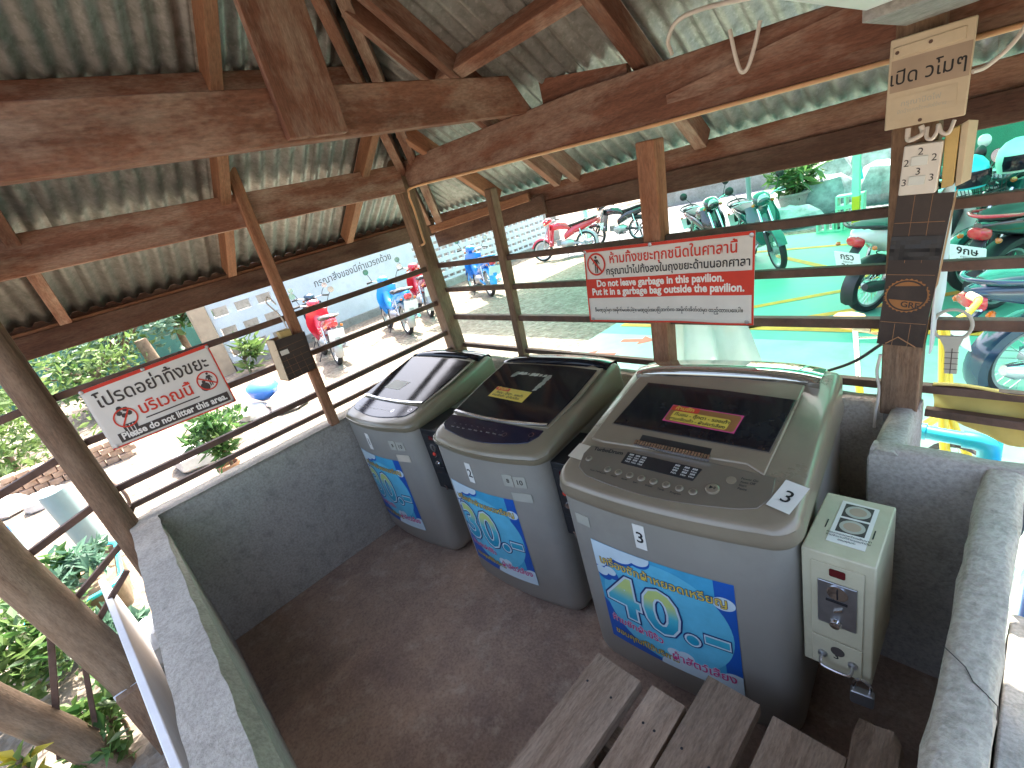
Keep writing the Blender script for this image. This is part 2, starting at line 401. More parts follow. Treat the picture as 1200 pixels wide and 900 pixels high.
        if any(u is not None for u in s.uv) or any('timber' in q.name or 'slat' in q.name or 'log' in q.name for q in s.mats):
            ul = me.uv_layers.new(name='UVMap'); dm = [max(p[i] for p in vv)-min(p[i] for p in vv) for i in range(3)]; ax_ = dm.index(max(dm)); uo = random.random()*7
            for p, u in zip(me.polygons, s.uv):
                if u:
                    for li, c in zip(p.loop_indices, u): ul.data[li].uv = c
                else:
                    for li in p.loop_indices:
                        co = me.vertices[me.loops[li].vertex_index].co; ul.data[li].uv = (co[ax_]+uo, co[(ax_+1) % 3]*.7+co[(ax_+2) % 3])
        if smooth:
            me.shade_smooth() if hasattr(me, 'shade_smooth') else None
            try: me.set_sharp_from_angle(angle=R(smooth))
            except Exception: pass
        o = bpy.data.objects.new(name, me); COL.objects.link(o)
        if parent is not None: o.parent = parent
        else: o.location = at
        if bevel:
            bv = o.modifiers.new('bevel', 'BEVEL'); bv.width = bevel; bv.segments = seg; bv.limit_method = 'ANGLE'; bv.angle_limit = R(40)
            bv.harden_normals = False
        return o
def tag(o, label=None, cat=None, group=None, kind=None):
    if label: o['label'] = label
    if cat: o['category'] = cat
    if group: o['group'] = group
    if kind: o['kind'] = kind
    return o
def empty(name, loc, label, cat, group=None, rz=0):
    o = bpy.data.objects.new(name, None); COL.objects.link(o); o.location = loc; o.rotation_euler = (0, 0, rz)
    o.empty_display_size = .1
    return tag(o, label, cat, group)
def frame(o, ux, uy, uz=None):
    o = Vector(o); ux = Vector(ux).normalized(); uy = Vector(uy)
    uy = (uy-ux*uy.dot(ux)).normalized(); uz = ux.cross(uy)
    return lambda a, b, h=0: o+ux*a+uy*b+uz*h
def rrect(x0, x1, y0, y1, r, n=5):
    out = []
    for cx, cy, a0 in ((x1-r, y0+r, -90), (x1-r, y1-r, 0), (x0+r, y1-r, 90), (x0+r, y0+r, 180)):
        for i in range(n+1):
            a = R(a0+90*i/n); out.append((cx+r*math.cos(a), cy+r*math.sin(a)))
    return out
def circ(cx, cy, r, n=24): return [(cx+r*math.cos(2*math.pi*i/n), cy+r*math.sin(2*math.pi*i/n)) for i in range(n)]
def bez(p, n=12):
    """Catmull-Rom through the points"""
    P_ = [Vector(q) for q in p]; P_ = [2*P_[0]-P_[1]]+P_+[2*P_[-1]-P_[-2]]; out = []
    for i in range(1, len(P_)-2):
        a, b, c, d = P_[i-1:i+3]
        for k in range(n):
            t = k/n; out.append(.5*((2*b)+(c-a)*t+(2*a-5*b+4*c-d)*t*t+(3*b-a-3*c+d)*t**3))
    out.append(P_[-2]); return out
def copy_tree(o, parent=None):
    c = o.copy(); COL.objects.link(c)
    if parent is not None: c.parent = parent; c.matrix_parent_inverse = o.matrix_parent_inverse
    for ch in o.children: copy_tree(ch, c)
    return c

# ================================================================ SETTING
GZ = -.25
b = MB(); N = 60
b.poly([(-140, -140, GZ), (140, -140, GZ), (140, 140, GZ), (-140, 140, GZ)], GRAVEL)
tag(b.build('ground', at=(0, 0, GZ)), kind='structure')
b = MB(); b.box(-2.99, .06, -.26, 1.98, GZ-.1, 0, FLOORM)
tag(b.build('pavilion_floor'), kind='structure')
b = MB(); b.poly([(-4.2, 2.05, GZ+.004), (9, 2.05, GZ+.004), (9, 10.6, GZ+.004), (-4.2, 10.6, GZ+.004)], MINT)
tag(b.build('parking_floor'), kind='structure')
b = MB()
def stripe(x0, y0, x1, y1, w_=.11, m=None):
    a = Vector((x0, y0, GZ+.008)); c = Vector((x1, y1, GZ+.008)); s_ = (c-a).normalized().cross(Vector((0, 0, 1)))*w_/2
    b.poly([a-s_, a+s_, c+s_, c-s_], m or YLINE)
for q in ((-4.05, 5.5, 1.6, 5.45), (-2.9, 5.95, -.9, 7.35), (-2.5, 5.35, -.4, 6.75), (-4.1, 5.6, -4.1, 9.4), (-4.1, 9.4, 1.5, 9.2),
          (-3.4, 7.6, -1.6, 7.75), (-3.3, 9.1, -1.4, 7.3), (-.5, 5.4, 1.4, 7.0), (.5, 4.9, 2.4, 6.4)): stripe(*q)
tag(b.build('parking_line_marking'), kind='structure')
b = MB()
def arrow(x, y, ang, s_):
    for tri in ([(-.5, -.12), (.1, -.12), (.1, .12), (-.5, .12)], [(.1, -.34), (.55, 0), (.1, .34)]):
        pts = []
        for px, py in tri:
            c, s2 = math.cos(ang), math.sin(ang); pts.append((x+(px*c-py*s2)*s_, y+(px*s2+py*c)*s_, GZ+.009))
        b.poly(pts, RLINE)
arrow(-3.72, 4.42, R(192), .5); arrow(-3.45, 4.95, R(8), .45)
tag(b.build('arrow_marking'), kind='structure')

# ================================================================ PAVILION
PV = empty('pavilion', (-1.5, .9, 0), 'open timber pavilion with corrugated zinc roof and plastered half walls', 'pavilion')
def wpart(name, fn, mat=None, bevel=.004, smooth=30):
    m = MB(); fn(m); return m.build(name, PV, bevel=bevel, smooth=smooth)
def half_wall(name, pts, zt, thick, round_=.012):
    m = MB(); (x0, y0), (x1, y1) = pts
    d = Vector((x1-x0, y1-y0, 0)); L = d.length; d.normalize(); nrm = Vector((-d.y, d.x, 0)); n = max(2, int(L/.06))
    rings = []
    prof = [(0, GZ-.1), (0, zt-.03), (.008, zt-.008), (.02, zt), (thick-.02, zt), (thick-.008, zt-.008), (thick, zt-.03), (thick, GZ-.1)]
    rnd = random.Random(len(name)+int(100*x0))
    for i in range(n+1):
        p = Vector((x0, y0, 0))+d*(L*i/n); j = [rnd.uniform(-.0035, .0035) for _ in prof]
        rings.append([p+nrm*(a+(j[k] if 0 < k < 7 else 0))+Vector((0, 0, z+(j[k]*.8 if 0 < k < 7 else 0))) for k, (a, z) in enumerate(prof)])
    m.loft(rings, PLASTER); return m.build(name, PV, smooth=50)
half_wall('half_wall', ((-2.87, 1.97), (-2.87, -.17)), .893, -.085)       # left: inner face x=-2.87
half_wall('half_wall', ((-2.955, -.168), (.035, -.168)), .893, -.08)     # near side
half_wall('half_wall', ((-2.80, 1.865), (-.225, 1.865)), .893, .085)      # back
half_wall('half_wall', ((-.303, 1.90), (-.303, 1.555)), .893, .08)        # short return beside the column
half_wall('half_wall', ((-.30, 1.55), (.035, 1.55)), .893, .082)          # small step to the right
half_wall('half_wall', ((-.048, 1.56), (-.048, -.165)), .893, .085)       # right
m = MB()
m.loft([[(-2.872, -.167, .89), (-.0, -.167, .89), (-.0, -.10, .80), (-2.872, -.15, .80)],
        [(-2.872, -.172, .1), (-.0, -.172, .1), (-.0, -.165, .1), (-2.872, -.165, .1)]], PLASTER)
m.build('wall_batter', PV, smooth=0)
m = MB(); pr = random.Random(4); pts = [(-.052+.0, .915, .8945)]
m.tube([(-.047, .90, .8945), (-.03, .885, .8955), (-.012, .87, .895), (.0, .845, .8955), (.018, .83, .895), (.034, .815, .8945), (.0365, .81, .85)], .0011, 5, GREYINK)
m.build('wall_crack', PV)

# posts
def post(a, c, w_, h_, mat=WOODP, name='post', bev=.006):
    m = MB(); d = Vector(c)-Vector(a); m.beam(a, c, w_, h_, mat, (0, 1, 0)); return m.build(name, PV, bevel=bev)
post((-2.93, 1.93, -.2), (-2.97, 1.90, 2.29), .105, .105)
post((-2.25, 1.945, .86), (-2.165, 1.945, 1.955), .055, .055)
post((-1.215, 1.94, .86), (-1.14, 1.94, 1.955), .085, .085, WOODO)
m = MB(); m.tube([(-2.925, -.285, .45), (-2.91, -.285, .95), (-2.91, -.29, 1.5), (-2.91, -.30, 2.5)], .06, 12, WOODP); m.build('post', PV, smooth=40)
m = MB(); m.tube([(-2.91, -.60, -.3), (-2.91, -.61, .2), (-2.91, -.65, .62), (-2.91, -.69, 1.02), (-2.91, -.72, 2.2)], .085, 14, LOG); m.build('post', PV, smooth=40)
m = MB(); m.tube([(-2.91, -.83, -.3), (-2.91, -.90, .1), (-2.91, -.985, .42), (-2.91, -1.12, 1.0), (-2.91, -1.2, 1.4)], .07, 14, LOG); m.build('post', PV, smooth=40)
post((-2.865, .825, .88), (-2.865, .865, 2.44), .05, .055, WOODO)
# column right
m = MB(); m.beam((-.285, 1.895, GZ), (-.28, 1.895, .86), .085, .085, CONC, (0, 1, 0)); m.beam((-.281, 1.895, .86), (-.278, 1.895, 2.35), .102, .09, WOODP, (0, 1, 0))
m.build('column', PV, bevel=.005)
post((-.25, -.24, -.2), (-.25, -.24, 2.35), .09, .09)
# ring beams
def beam(name, a, c, w_, h_, mat=WOOD, up=(0, 0, 1), bev=.004, taper=1.0):
    m = MB(); m.beam(a, c, w_, h_, mat, up, taper); return m.build(name, PV, bevel=bev)
beam('ring_beam', (-2.91, 1.86, 2.165), (-2.91, -.75, 2.185), .055, .165)
m = MB(); m.loft([[(-2.9, 1.90, 2.105), (-2.9, 1.955, 2.105), (-2.9, 1.955, 2.265), (-2.9, 1.90, 2.265)],
                  [(-1.4, 1.90, 2.02), (-1.4, 1.955, 2.02), (-1.4, 1.955, 2.225), (-1.4, 1.90, 2.225)],
                  [(-.05, 1.90, 1.95), (-.05, 1.955, 1.95), (-.05, 1.955, 2.13), (-.05, 1.90, 2.13)]], WOOD)
m.build('ring_beam', PV, bevel=.004)
m = MB(); m.loft([[(-1.02, 1.893, 2.055), (-1.02, 1.899, 2.055), (-1.02, 1.899, 2.085), (-1.02, 1.893, 2.085)],
                  [(-.25, 1.893, 2.01), (-.25, 1.899, 2.01), (-.25, 1.899, 2.155), (-.25, 1.893, 2.155)]], WOOD); m.build('splice_board', PV)
beam('ring_beam', (-.25, 1.84, 2.22), (-.25, -.3, 2.22), .05, .15)
beam('ring_beam', (-2.9, -.24, 2.18), (-.2, -.24, 2.18), .055, .16)
# tie beam, king post, gusset
m = MB(); m.loft([[(-1.78, -.35, 2.235), (-1.73, -.35, 2.235), (-1.73, -.35, 2.41), (-1.78, -.35, 2.41)],
                  [(-1.78, 1.95, 2.225), (-1.73, 1.95, 2.225), (-1.73, 1.83, 2.385), (-1.78, 1.83, 2.385)]], WOOD); m.build('tie_beam', PV, bevel=.004)
beam('king_post', (-1.712, .835, 2.238), (-1.712, .84, 3.0), .032, .215, WOOD, (0, 1, 0))
m = MB(); m.loft([[(-1.66, 1.945, 2.235), (-1.66, 1.975, 2.235), (-1.66, 1.975, 2.34), (-1.66, 1.945, 2.34)],
                  [(-1.2, 1.945, 2.2), (-1.2, 1.975, 2.2), (-1.2, 1.975, 2.25), (-1.2, 1.945, 2.25)]], WOOD); m.build('packing_board', PV)

# roof planes
XE, YE, ZE, ML, MBK = -3.47, 2.42, 1.95, .645, .796
AX, AY = -1.56, .87
def zl(x): return ZE+ML*(x-XE)
def zb(y): return ZE+MBK*(YE-y)
RL = 1.45   # the ridge runs on to an unseen near gable, left open to admit light
YF = -.58
def mir(x, y, side):   # left/right/back/front share two planes, mirrored
    return (2*AX-x if side == 'r' else x, 2*AY-RL-y if side == 'f' else y)
def hipx(y): return XE+.02+(YE-.02-max(y, AY))/.81
def hipy(x): return YE-.02-.81*(min(x, 2*AX-x)-XE-.02)
PITCH, AMP = .080, .0135
def sheet(side, s0, s1, dz, ext):
    m = MB(); n = max(2, int((s1-s0)/PITCH*8)); rows = 5; k = 0
    for i in range(n+1):
        s_ = s0+(s1-s0)*i/n; off = AMP*math.cos(2*math.pi*s_/PITCH)
        for j in range(rows+1):
            if side in 'lr':
                lo, hi = XE-.09-ext, max(XE, hipx(s_)) if XE < hipx(s_) else XE-.03
                x = lo+(max(hi, lo+.02)-lo)*j/rows; p = (x, s_, zl(x)+off+dz)
            else:
                lo, hi = YE+.09+ext, hipy(s_)
                y = lo+(min(hi, lo-.02)-lo)*j/rows; p = (s_, y, zb(y)+off+dz)
            q = mir(p[0], p[1], side); m.v.append((q[0], q[1], p[2]))
    for i in range(n):
        for j in range(rows):
            a = i*(rows+1)+j; m.face((a, a+1, a+rows+2, a+rows+1), ZINC)
    o = m.build('roof_sheet', PV, smooth=80)
    so_ = o.modifiers.new('gauge', 'SOLIDIFY'); so_.thickness = .0025; so_.offset = 1
rs = random.Random(3)
for side in 'lr':
    y = YF
    ww = [.62, .66, .60, .66, .62, .66, .64, .7]
    for wv in ww:
        sheet(side, y, min(y+wv+.05, YE+.1), rs.uniform(0, .007), rs.uniform(-.01, .012)); y += wv
        if y > YE: break
for side in 'b':
    x = XE-.1
    for wv in (.7, .66, .72, .62, .7, .68):
        sheet(side, x, min(x+wv+.05, 2*AX-XE+.1), rs.uniform(0, .007), rs.uniform(-.01, .012)); x += wv
        if x > 2*AX-XE: break
beam('ridge_beam', (AX, AY+.02, 3.06), (AX, AY-RL-.02, 3.06), .05, .14)
def rafter(side, s_, lo, hi, w_=.05, h_=.085, mat=WOOD, drop=.062):
    if side in 'lr': a = (lo, s_, zl(lo)-drop); c = (hi, s_, zl(hi)-drop)
    else: a = (s_, lo, zb(lo)-drop); c = (s_, hi, zb(hi)-drop)
    a = (*mir(a[0], a[1], side), a[2]); c = (*mir(c[0], c[1], side), c[2])
    beam('rafter', a, c, w_, h_, mat)
for s_ in (-.50, -.06, .785, 1.61):
    for side in 'lr': rafter(side, s_, XE+.02, hipx(s_)-.05, .052, .09, WOODO if side == 'l' and s_ > .7 else WOOD)
for s_, w_ in ((-1.9, .05), (-1.14, .06), (-.3, .05)):
    for side in 'b': rafter(side, s_, YE-.015, hipy(s_)+.06, w_, .09, WOOD)
rafter('b', -2.62, YE-.015, hipy(-2.62)+.05, .055, .09, WOODO); rafter('b', -2.05, YE-.015, hipy(-2.05)+.05, .045, .085)
# purlins
def purlin(side, at, drop=.125, w_=.06, h_=.05):
    if side in 'lr':
        z = zl(at)-drop; y1 = YE-.81*(at-XE)-.05; a, c = (at, YF, z), (at, y1, z); up = (0, 0, 1)
    else:
        z = zb(at)-drop; x0 = XE+(YE-at)/.81+.05; a, c = (x0, at, z), (2*AX-x0, at, z); up = (0, MBK, 1)
    a = (*mir(a[0], a[1], side), a[2]); c = (*mir(c[0], c[1], side), c[2])
    if side in 'rf': up = (-up[0], -up[1], 1)
    beam('purlin', a, c, w_, h_, WOOD, up)
for side in 'lr': purlin(side, -2.37, .10, .045, .17)
for side in 'b': purlin(side, 1.69, .055, .06, .085)
# caps over ridge and hips
m = MB()
for sx in (-1, 1): m.poly([(AX, AY+.06, 3.215), (AX, YF, 3.215), (AX+sx*.16, YF, 3.125), (AX+sx*.16, AY-.02, 3.125)][::sx], ZINC)
for sx in (0, 1):
    a = Vector((XE-.1, YE+.1, ZE-.02)); c = Vector((AX, AY, 3.215)); d = (c-a).normalized()
    for n_ in (Vector((-.12, -.09, -.075)), Vector((.12, .02, -.035))):
        q = [a+Vector((0, 0, .03)), c, c+n_, a+n_+Vector((0, 0, .03))]
        if sx: q = [Vector((2*AX-p.x, p.y, p.z)) for p in q]
        m.poly(q, ZINC)
m.build('ridge_cap', PV, smooth=0)
# hips
for sx in (0, 1):
    for sy in (0,):
        for k, (off, dr, wd) in enumerate(((-.055, .075, .05), (.04, .085, .055))):
            a = Vector((XE+.06, YE-.05, ZE-dr-.0)); c = Vector((AX-.05, AY+.04, 3.18-dr))
            d = (c-a).normalized(); n_ = Vector((-d.y, d.x, 0)).normalized()*off; a += n_; c += n_
            if sx: a.x, c.x = 2*AX-a.x, 2*AX-c.x
            if sy: a.y, c.y = 2*AY-RL-a.y, 2*AY-RL-c.y
            beam('hip_rafter', a, c, wd, .10, WOOD)
# fascias and eave plates
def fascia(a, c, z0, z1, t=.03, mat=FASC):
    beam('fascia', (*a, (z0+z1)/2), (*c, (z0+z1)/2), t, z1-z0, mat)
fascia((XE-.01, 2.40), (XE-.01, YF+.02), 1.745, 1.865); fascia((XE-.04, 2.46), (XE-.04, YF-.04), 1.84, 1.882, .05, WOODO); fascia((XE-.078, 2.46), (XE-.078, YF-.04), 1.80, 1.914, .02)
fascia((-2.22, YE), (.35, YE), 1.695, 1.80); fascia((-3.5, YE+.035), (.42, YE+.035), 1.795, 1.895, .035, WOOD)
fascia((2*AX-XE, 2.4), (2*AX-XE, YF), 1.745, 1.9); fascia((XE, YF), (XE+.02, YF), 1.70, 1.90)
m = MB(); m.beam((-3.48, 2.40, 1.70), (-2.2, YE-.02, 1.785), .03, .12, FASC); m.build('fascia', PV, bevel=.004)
m = MB(); m.beam((-3.2, 2.18, 1.80), (-2.3, YE-.04, 1.85), .03, .055, WOODO); m.build('fascia_batten', PV, bevel=.003)
# rails: square iron bar
def rail(pts, t=.032):
    m = MB()
    for a, c in zip(pts, pts[1:]): m.beam(a, c, t, t, IRON)
    m.build('rail', PV, bevel=.003)
rail([(-2.945, 1.87, 1.565), (-2.945, -.23, 1.583), (-2.945, -.72, 1.55)]); rail([(-2.945, 1.87, 1.315), (-2.945, -.23, 1.345), (-2.945, -.75, 1.24)])
rail([(-2.945, 1.87, 1.083), (-2.945, -.23, 1.078), (-2.945, -.66, .965)]); rail([(-2.945, 1.87, .955), (-2.945, -.22, .965), (-2.935, -.34, .814), (-2.935, -.614, .665)], .027)
rail([(-2.93, -.375, .68), (-2.93, -.60, .50)], .026)
rail([(-2.93, -.72, .60), (-2.93, -.90, .17), (-2.93, -.97, 0)], .026); rail([(-2.93, -.69, .40), (-2.93, -.865, -.12)], .022)
for z0, z1, t in ((1.562, 1.536, .032), (1.385, 1.347, .032), (1.178, 1.16, .036), (.955, .915, .03)):
    rail([(-2.92, 1.955, z0), (.9, 1.955, z1)], t)
rail([(-.22, 1.955, .835), (.9, 1.955, .79)], .03)
# white painted overhead beam with its strapped end
m = MB(); m.beam((-.235, -.3, 2.13), (-.235, 1.36, 2.128), .12, .155, WPAINT); m.build('white_beam', PV, bevel=.006)
m = MB(); m.beam((-.232, 1.37, 2.118), (-.232, 1.80, 2.118), .135, .17, CONC)
for k in range(5):
    yy = 1.46+.035*k; m.tube([(-.302, yy, 2.05+.02*(k % 2)), (-.303, yy+.012, 2.07), (-.302, yy, 2.09), (-.303, yy+.01, 2.11)], .003, 5, CHROME)
m.build('beam_end', PV, bevel=.01)

# ================================================================ WASHING MACHINES
def outline(W, D, inset, bow, r, n=6, nf=14):
    """rounded plan with a bowed front (y=0 side), CCW from front-left"""
    x0, x1, y0, y1 = inset, W-inset, inset, D-inset; rf = max(.012, r-inset*.5); rb = .05
    fy = lambda x: y0-bow*(1-((x-W/2)/(W/2))**2)
    out = []
    for i in range(nf+1):
        x = x0+rf+(x1-x0-2*rf)*i/nf; out.append((x, fy(x)))
    ye = fy(x1-rf)
    for i in range(1, n+1):
        a = R(-90+90*i/n); out.append((x1-rf+rf*math.cos(a), ye+rf+rf*math.sin(a)))
    for i in range(n+1):
        a = R(90*i/n); out.append((x1-rb+rb*math.cos(a), y1-rb+rb*math.sin(a)))
    for i in range(n+1):
        a = R(90+90*i/n); out.append((x0+rb+rb*math.cos(a), y1-rb+rb*math.sin(a)))
    for i in range(n):
        a = R(180+90*i/n); out.append((x0+rf+rf*math.cos(a), ye+rf+rf*math.sin(a)))
    return out

def poster(root, W, bow, x0, x1, z0, z1, price, tilt=0):
    fy = lambda x: -bow*(1-((x-W/2)/(W/2))**2)
    fr = lambda a, b, h=0: Vector((a, fy(a)-.0012-h, b))
    ww, hh = x1-x0, z1-z0
    P_ = lambda a, b, h=0: fr(x0+a*ww, z0+b*hh, h)
    m = MB(); nx = 16
    def grid(a0, a1, b0, b1, h, mat, n=nx):
        for i in range(n):
            u0, u1 = a0+(a1-a0)*i/n, a0+(a1-a0)*(i+1)/n
            m.poly([P_(u0, b0, h), P_(u1, b0, h), P_(u1, b1, h), P_(u0, b1, h)], mat)
    def blob(pts, h, mat):      # fan in narrow columns so that it follows the curve of the machine
        m.poly([P_(a, b, h) for a, b in pts], mat)
    grid(0, 1, 0, 1, 0, SKYINK)
    asp = ww/hh
    # big pale disc, deep-blue corner bands, clouds
    def disc(cx, cy, r, h, mat, n=28, squash=1):
        for i in range(n):
            a0, a1 = math.pi*i/n, math.pi*(i+1)/n
            xa, xb = cx-r*math.cos(a0), cx-r*math.cos(a1)
            xa, xb = max(0, min(1, xa)), max(0, min(1, xb))
            if xb-xa < 1e-4: continue
            ha, hb = r*math.sin(a0)*asp*squash, r*math.sin(a1)*asp*squash
            c = lambda t: max(0, min(1, t))
            m.poly([P_(xa, c(cy-ha), h), P_(xb, c(cy-hb), h), P_(xb, c(cy+hb), h), P_(xa, c(cy+ha), h)], mat)
    grid(.88, 1, .45, 1, .0005, DEEP, 3); grid(.9, 1, .16, .45, .0005, DEEP, 3)
    for i in range(8): m.poly([P_(i/16, .0, .0005), P_((i+1)/16, .0, .0005), P_((i+1)/16, max(.0, .42-.05*(i+1)), .0005), P_(i/16, .42-.05*i, .0005)], DEEP)
    disc(.5, .50, .47, .0009, AQUA)
    for cx, cy, r in ((.06, .93, .13), (.22, .97, .12), (.36, .99, .1), (.02, .8, .08), (.12, .73, .055), (.05, .70, .06)):
        disc(cx+.012, cy-.018, r, .0012, DEEP, 14, .8); 
    for cx, cy, r in ((.06, .95, .14), (.22, .98, .13), (.37, .995, .1), (.02, .82, .08), (.12, .745, .05), (.04, .715, .055), (.93, .82, .07)):
        disc(cx, cy, r, .0015, CLOUD, 14, .8)
    for cx, cy, r in ((.98, .02, .20), (.80, .0, .2), (.55, .16, .06), (.63, .17, .06), (.95, .12, .08), (.6, .0, .17)):
        disc(cx, cy, r, .0015, CLOUD, 14, .8)
    tf = lambda a, b, h=0: fr(x0+a*hh, z0+b*hh, h)
    A = asp
    def outl(st, size, a, b, mat, o1, m1, o2=None, m2=None, fit=None, slope=0, h=.002):
        if m2: m.text(st, size, tf, a, b, h, m2, 'L', o2, slope, fit=fit)
        m.text(st, size, tf, a, b, h+.0004, m1, 'L', o1, slope, fit=fit)
        m.text(st, size, tf, a, b, h+.0008, mat, 'L', .012, slope, fit=fit)
    outl('เครื่องซักผ้าหยอดเหรียญ', .115, .05*A, .80, YELL, .05, NAVYINK, fit=.9*A)
    big = .47
    for o_, mt, hh_ in ((.078, NAVYINK, .0030), (.054, CLOUD, .0034), (.020, TEAL, .0038)):
        m.text(price, .56, tf, .07*A, .345, hh_, mt, 'L', o_*.9, spacing=1.10, fit=.54*A, lim=9); dd = o_*.42; m.poly([tf(.700*A+(.034+dd)*math.cos(q*.349), .385+(.036+dd)*math.sin(q*.349), hh_) for q in range(18)], mt)
        dz = o_*.42; m.poly([tf(.795*A-dz*.6, .425-dz, hh_), tf(.935*A+dz*.6, .425-dz, hh_), tf(.935*A+dz*.6, .468+dz, hh_), tf(.795*A-dz*.6, .468+dz, hh_)], mt)
    m.text('ห้ามซักผ้าขี้ริ้ว', .115, tf, .05*A, .215, .003, CLOUD, 'L', .05, fit=.42*A); m.text('ห้ามซักผ้าขี้ริ้ว', .115, tf, .05*A, .215, .0035, PINK, 'L', .018, fit=.42*A)
    m.text('ผ้าสัตว์เลี้ยง', .12, tf, .53*A, .10, .003, CLOUD, 'L', .05, fit=.43*A); m.text('ผ้าสัตว์เลี้ยง', .12, tf, .53*A, .10, .0035, PINK, 'L', .018, fit=.43*A)
    outl('ขอบคุณที่ใช้บริการ', .10, .05*A, .075, YELL, .05, NAVYINK, fit=.52*A)
    return m.build('price_poster', root, local=True, smooth=0)

def label_on_front(root, W, bow, x0, x1, z0, z1, st, size, mat=PAPER, name='number_label', b=.015):
    fy = lambda x: -bow*(1-((x-W/2)/(W/2))**2)
    xm = (x0+x1)/2
    t = Vector((1, (fy(xm+.01)-fy(xm-.01))/.02, 0)).normalized()
    fr = frame((xm, fy(xm), (z0+z1)/2), t, (0, 0, 1))
    m = MB(); w2, h2 = (x1-x0)/2, (z1-z0)/2
    m.prism([(-w2, -h2), (w2, -h2), (w2, h2), (-w2, h2)], fr, .001, .0025, mat)
    if st: m.text(st, size, fr, 0, -size*.36, .0028, INK, 'C', b)
    return m.build(name, root, local=True, smooth=0)

